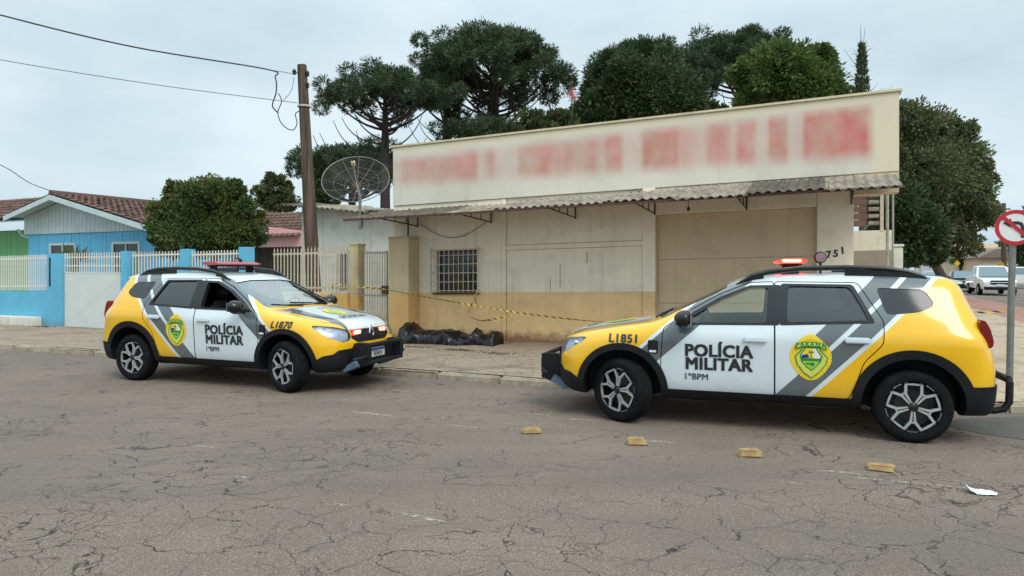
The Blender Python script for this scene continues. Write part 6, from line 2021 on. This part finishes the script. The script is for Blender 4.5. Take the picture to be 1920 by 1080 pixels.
# crumpled white paper
plain('paper', lin(222, 230, 234), .7, var=.05)
rs = np.random.RandomState(5)
w = MB(); n1, n2 = 12, 7
vs, fs = [], []
for i in range(n1):
    for j in range(n2):
        x, y = i/(n1-1)-.5, j/(n2-1)-.5
        z = .006 + .045*max(0, -x*2-.45)*(1-abs(y))*2 + .020*max(0, math.cos(5*x-1.0+3*y))*(1-1.6*abs(y)) + .004*rs.uniform()
        vs.append((x*.20*(1-.35*abs(y)), y*.12*(1-.5*max(0, x)), z))
for i in range(n1-1):
    for j in range(n2-1): fs.append((i*n2+j, (i+1)*n2+j, (i+1)*n2+j+1, i*n2+j+1))
w.add(vs, fs)
o = w.build('paper_scrap', M['paper'], None, fixn=False)
o.location = gpos(1840, 925); o.rotation_euler = (0, 0, -.35)
tag(o, 'crumpled white paper scrap on the road at lower right', 'paper')

# barrier tape, yellow with black slanted bars
def mat_tape():
    n = NT('barrier_tape')
    uv = n.node('ShaderNodeUVMap').outputs[0]
    x, y, z = n.xyz(uv)
    s_ = n.m('FRACT', n.m('ADD', n.m('MULTIPLY', x, 6.5), n.m('MULTIPLY', y, .45)))
    return n.set(color=n.mix(n.m('GREATER_THAN', s_, .60), lin(214, 182, 80), (.02, .02, .02)), rough=.45)
M['tape'] = mat_tape()
def tape(label, pts, width=.055, twist=1.2, n=26, seed=0, ph=0.0):
    pts = [Vector(p) for p in pts]
    out = []
    for i in range(len(pts)-1):
        p0, p1, p2, p3 = pts[max(i-1, 0)], pts[i], pts[i+1], pts[min(i+2, len(pts)-1)]
        for k in range(n):
            q = k/n
            out.append(.5*((2*p1) + (p2-p0)*q + (2*p0-5*p1+4*p2-p3)*q*q + (3*p1-p0-3*p2+p3)*q**3))
    out.append(pts[-1])
    o0 = out[0]
    L_ = 0; vs, fs, us_ = [], [], []
    for i, p in enumerate(out):
        if i: L_ += (p-out[i-1]).length
        d = (out[min(i+1, len(out)-1)]-out[max(i-1, 0)]).normalized()
        a = d.cross(Vector((0, 0, 1)))
        a = a.normalized() if a.length > .05 else Vector((1, 0, 0))
        b = d.cross(a).normalized()
        an = PI/2 + .9*math.sin(L_*twist + ph) + .4*math.sin(L_*twist*2.3 + seed)
        wv = (a*math.cos(an) + b*math.sin(an))*width/2
        vs += [p-o0+wv, p-o0-wv]; us_.append(L_)
    for i in range(len(out)-1): fs.append((2*i, 2*i+1, 2*i+3, 2*i+2))
    w = MB(); w.add(vs, fs)
    o = w.build('barrier_tape', M['tape'], None, fixn=False); o.location = o0
    uvl = o.data.uv_layers.new(name='UVMap')
    for pz in o.data.polygons:
        for li, vi in zip(pz.loop_indices, pz.vertices): uvl.data[li].uv = (us_[vi//2], vi % 2)
    return tag(o, label, 'barrier tape', 'yellow and black barrier tapes')
pA = S(-2.55, -.42, 1.17); pB = S(7.84, -2.52, 1.09)
line = []
for q in np.linspace(0, 1, 13):
    p = pA.lerp(pB, q); p.z = 1.17 + (1.09-1.17)*q - .36*4*q*(1-q)*(1 - .15*math.cos(q*6)); line.append(p)
tape('yellow-black barrier tape stretched from the barred gate past the shop to the road sign', line, .028, 1.6, 10, 1)
gp_ = S(-.52, -.16, 1.10)
tape('drooping loop of barrier tape tied to the window grille', [gp_, S(-.54, -.2, .95), S(-.58, -.3, .80), S(-.50, -.42, .66), S(-.15, -.62, .60), S(.25, -.72, .66), S(.62, -.78, .75)], .034, 2.5, 10, 2)
tape('short knotted end of barrier tape below the window grille corner', [S(-.50, -.14, 1.16), S(-.52, -.17, 1.02), S(-.49, -.19, .86)], .034, 9, 12, 3)
tape('barrier tape running left from the barred gate across the cream pillar', [pA, S(-3.2, -.50, 1.22), S(-3.8, -.52, 1.28)], .034, 2.0, 12, 4)
tape('short tail of barrier tape hanging on the low ochre wall', [S(-3.8, -.52, 1.28), S(-3.84, -.53, 1.05), S(-3.82, -.55, .80), S(-3.86, -.55, .58)], .036, 5, 12, 5)

# weeds in the pavement joints
M['weed'] = leaf_mat('weed', (.022, .03, .014), (.06, .066, .03))
rs = np.random.RandomState(9)
for k, (u_, v_, n_, lab) in enumerate(((-.1, -1.55, 70, 'largest dark weed patch in the pavement joint before the body bag'), (.75, -1.75, 40, 'low weed patch in the pavement right of the body bag'), (-1.2, -1.35, 30, 'thin weeds in the pavement near the left police car'), (-12.6, -1.35, 40, 'weeds at the foot of the wide blue pillar'), (2.0, -.12, 40, 'weeds at the foot of the ochre wall near the right police car'))):
    q = S(u_, v_, walk_z(u_, v_))
    t = thing('weed_tuft', lab, 'weeds', q, -STREET, 'weeds in the pavement')
    pts = rs.normal(size=(n_*3, 3))*np.array([.2, .05, 0])
    dr = sph(rs, n_*3); dr[:, 2] = np.abs(dr[:, 2])*.7 + .25
    link('blades', leaves_mesh('blades', pts, dr, .035, .012, M['weed'], rs), t)
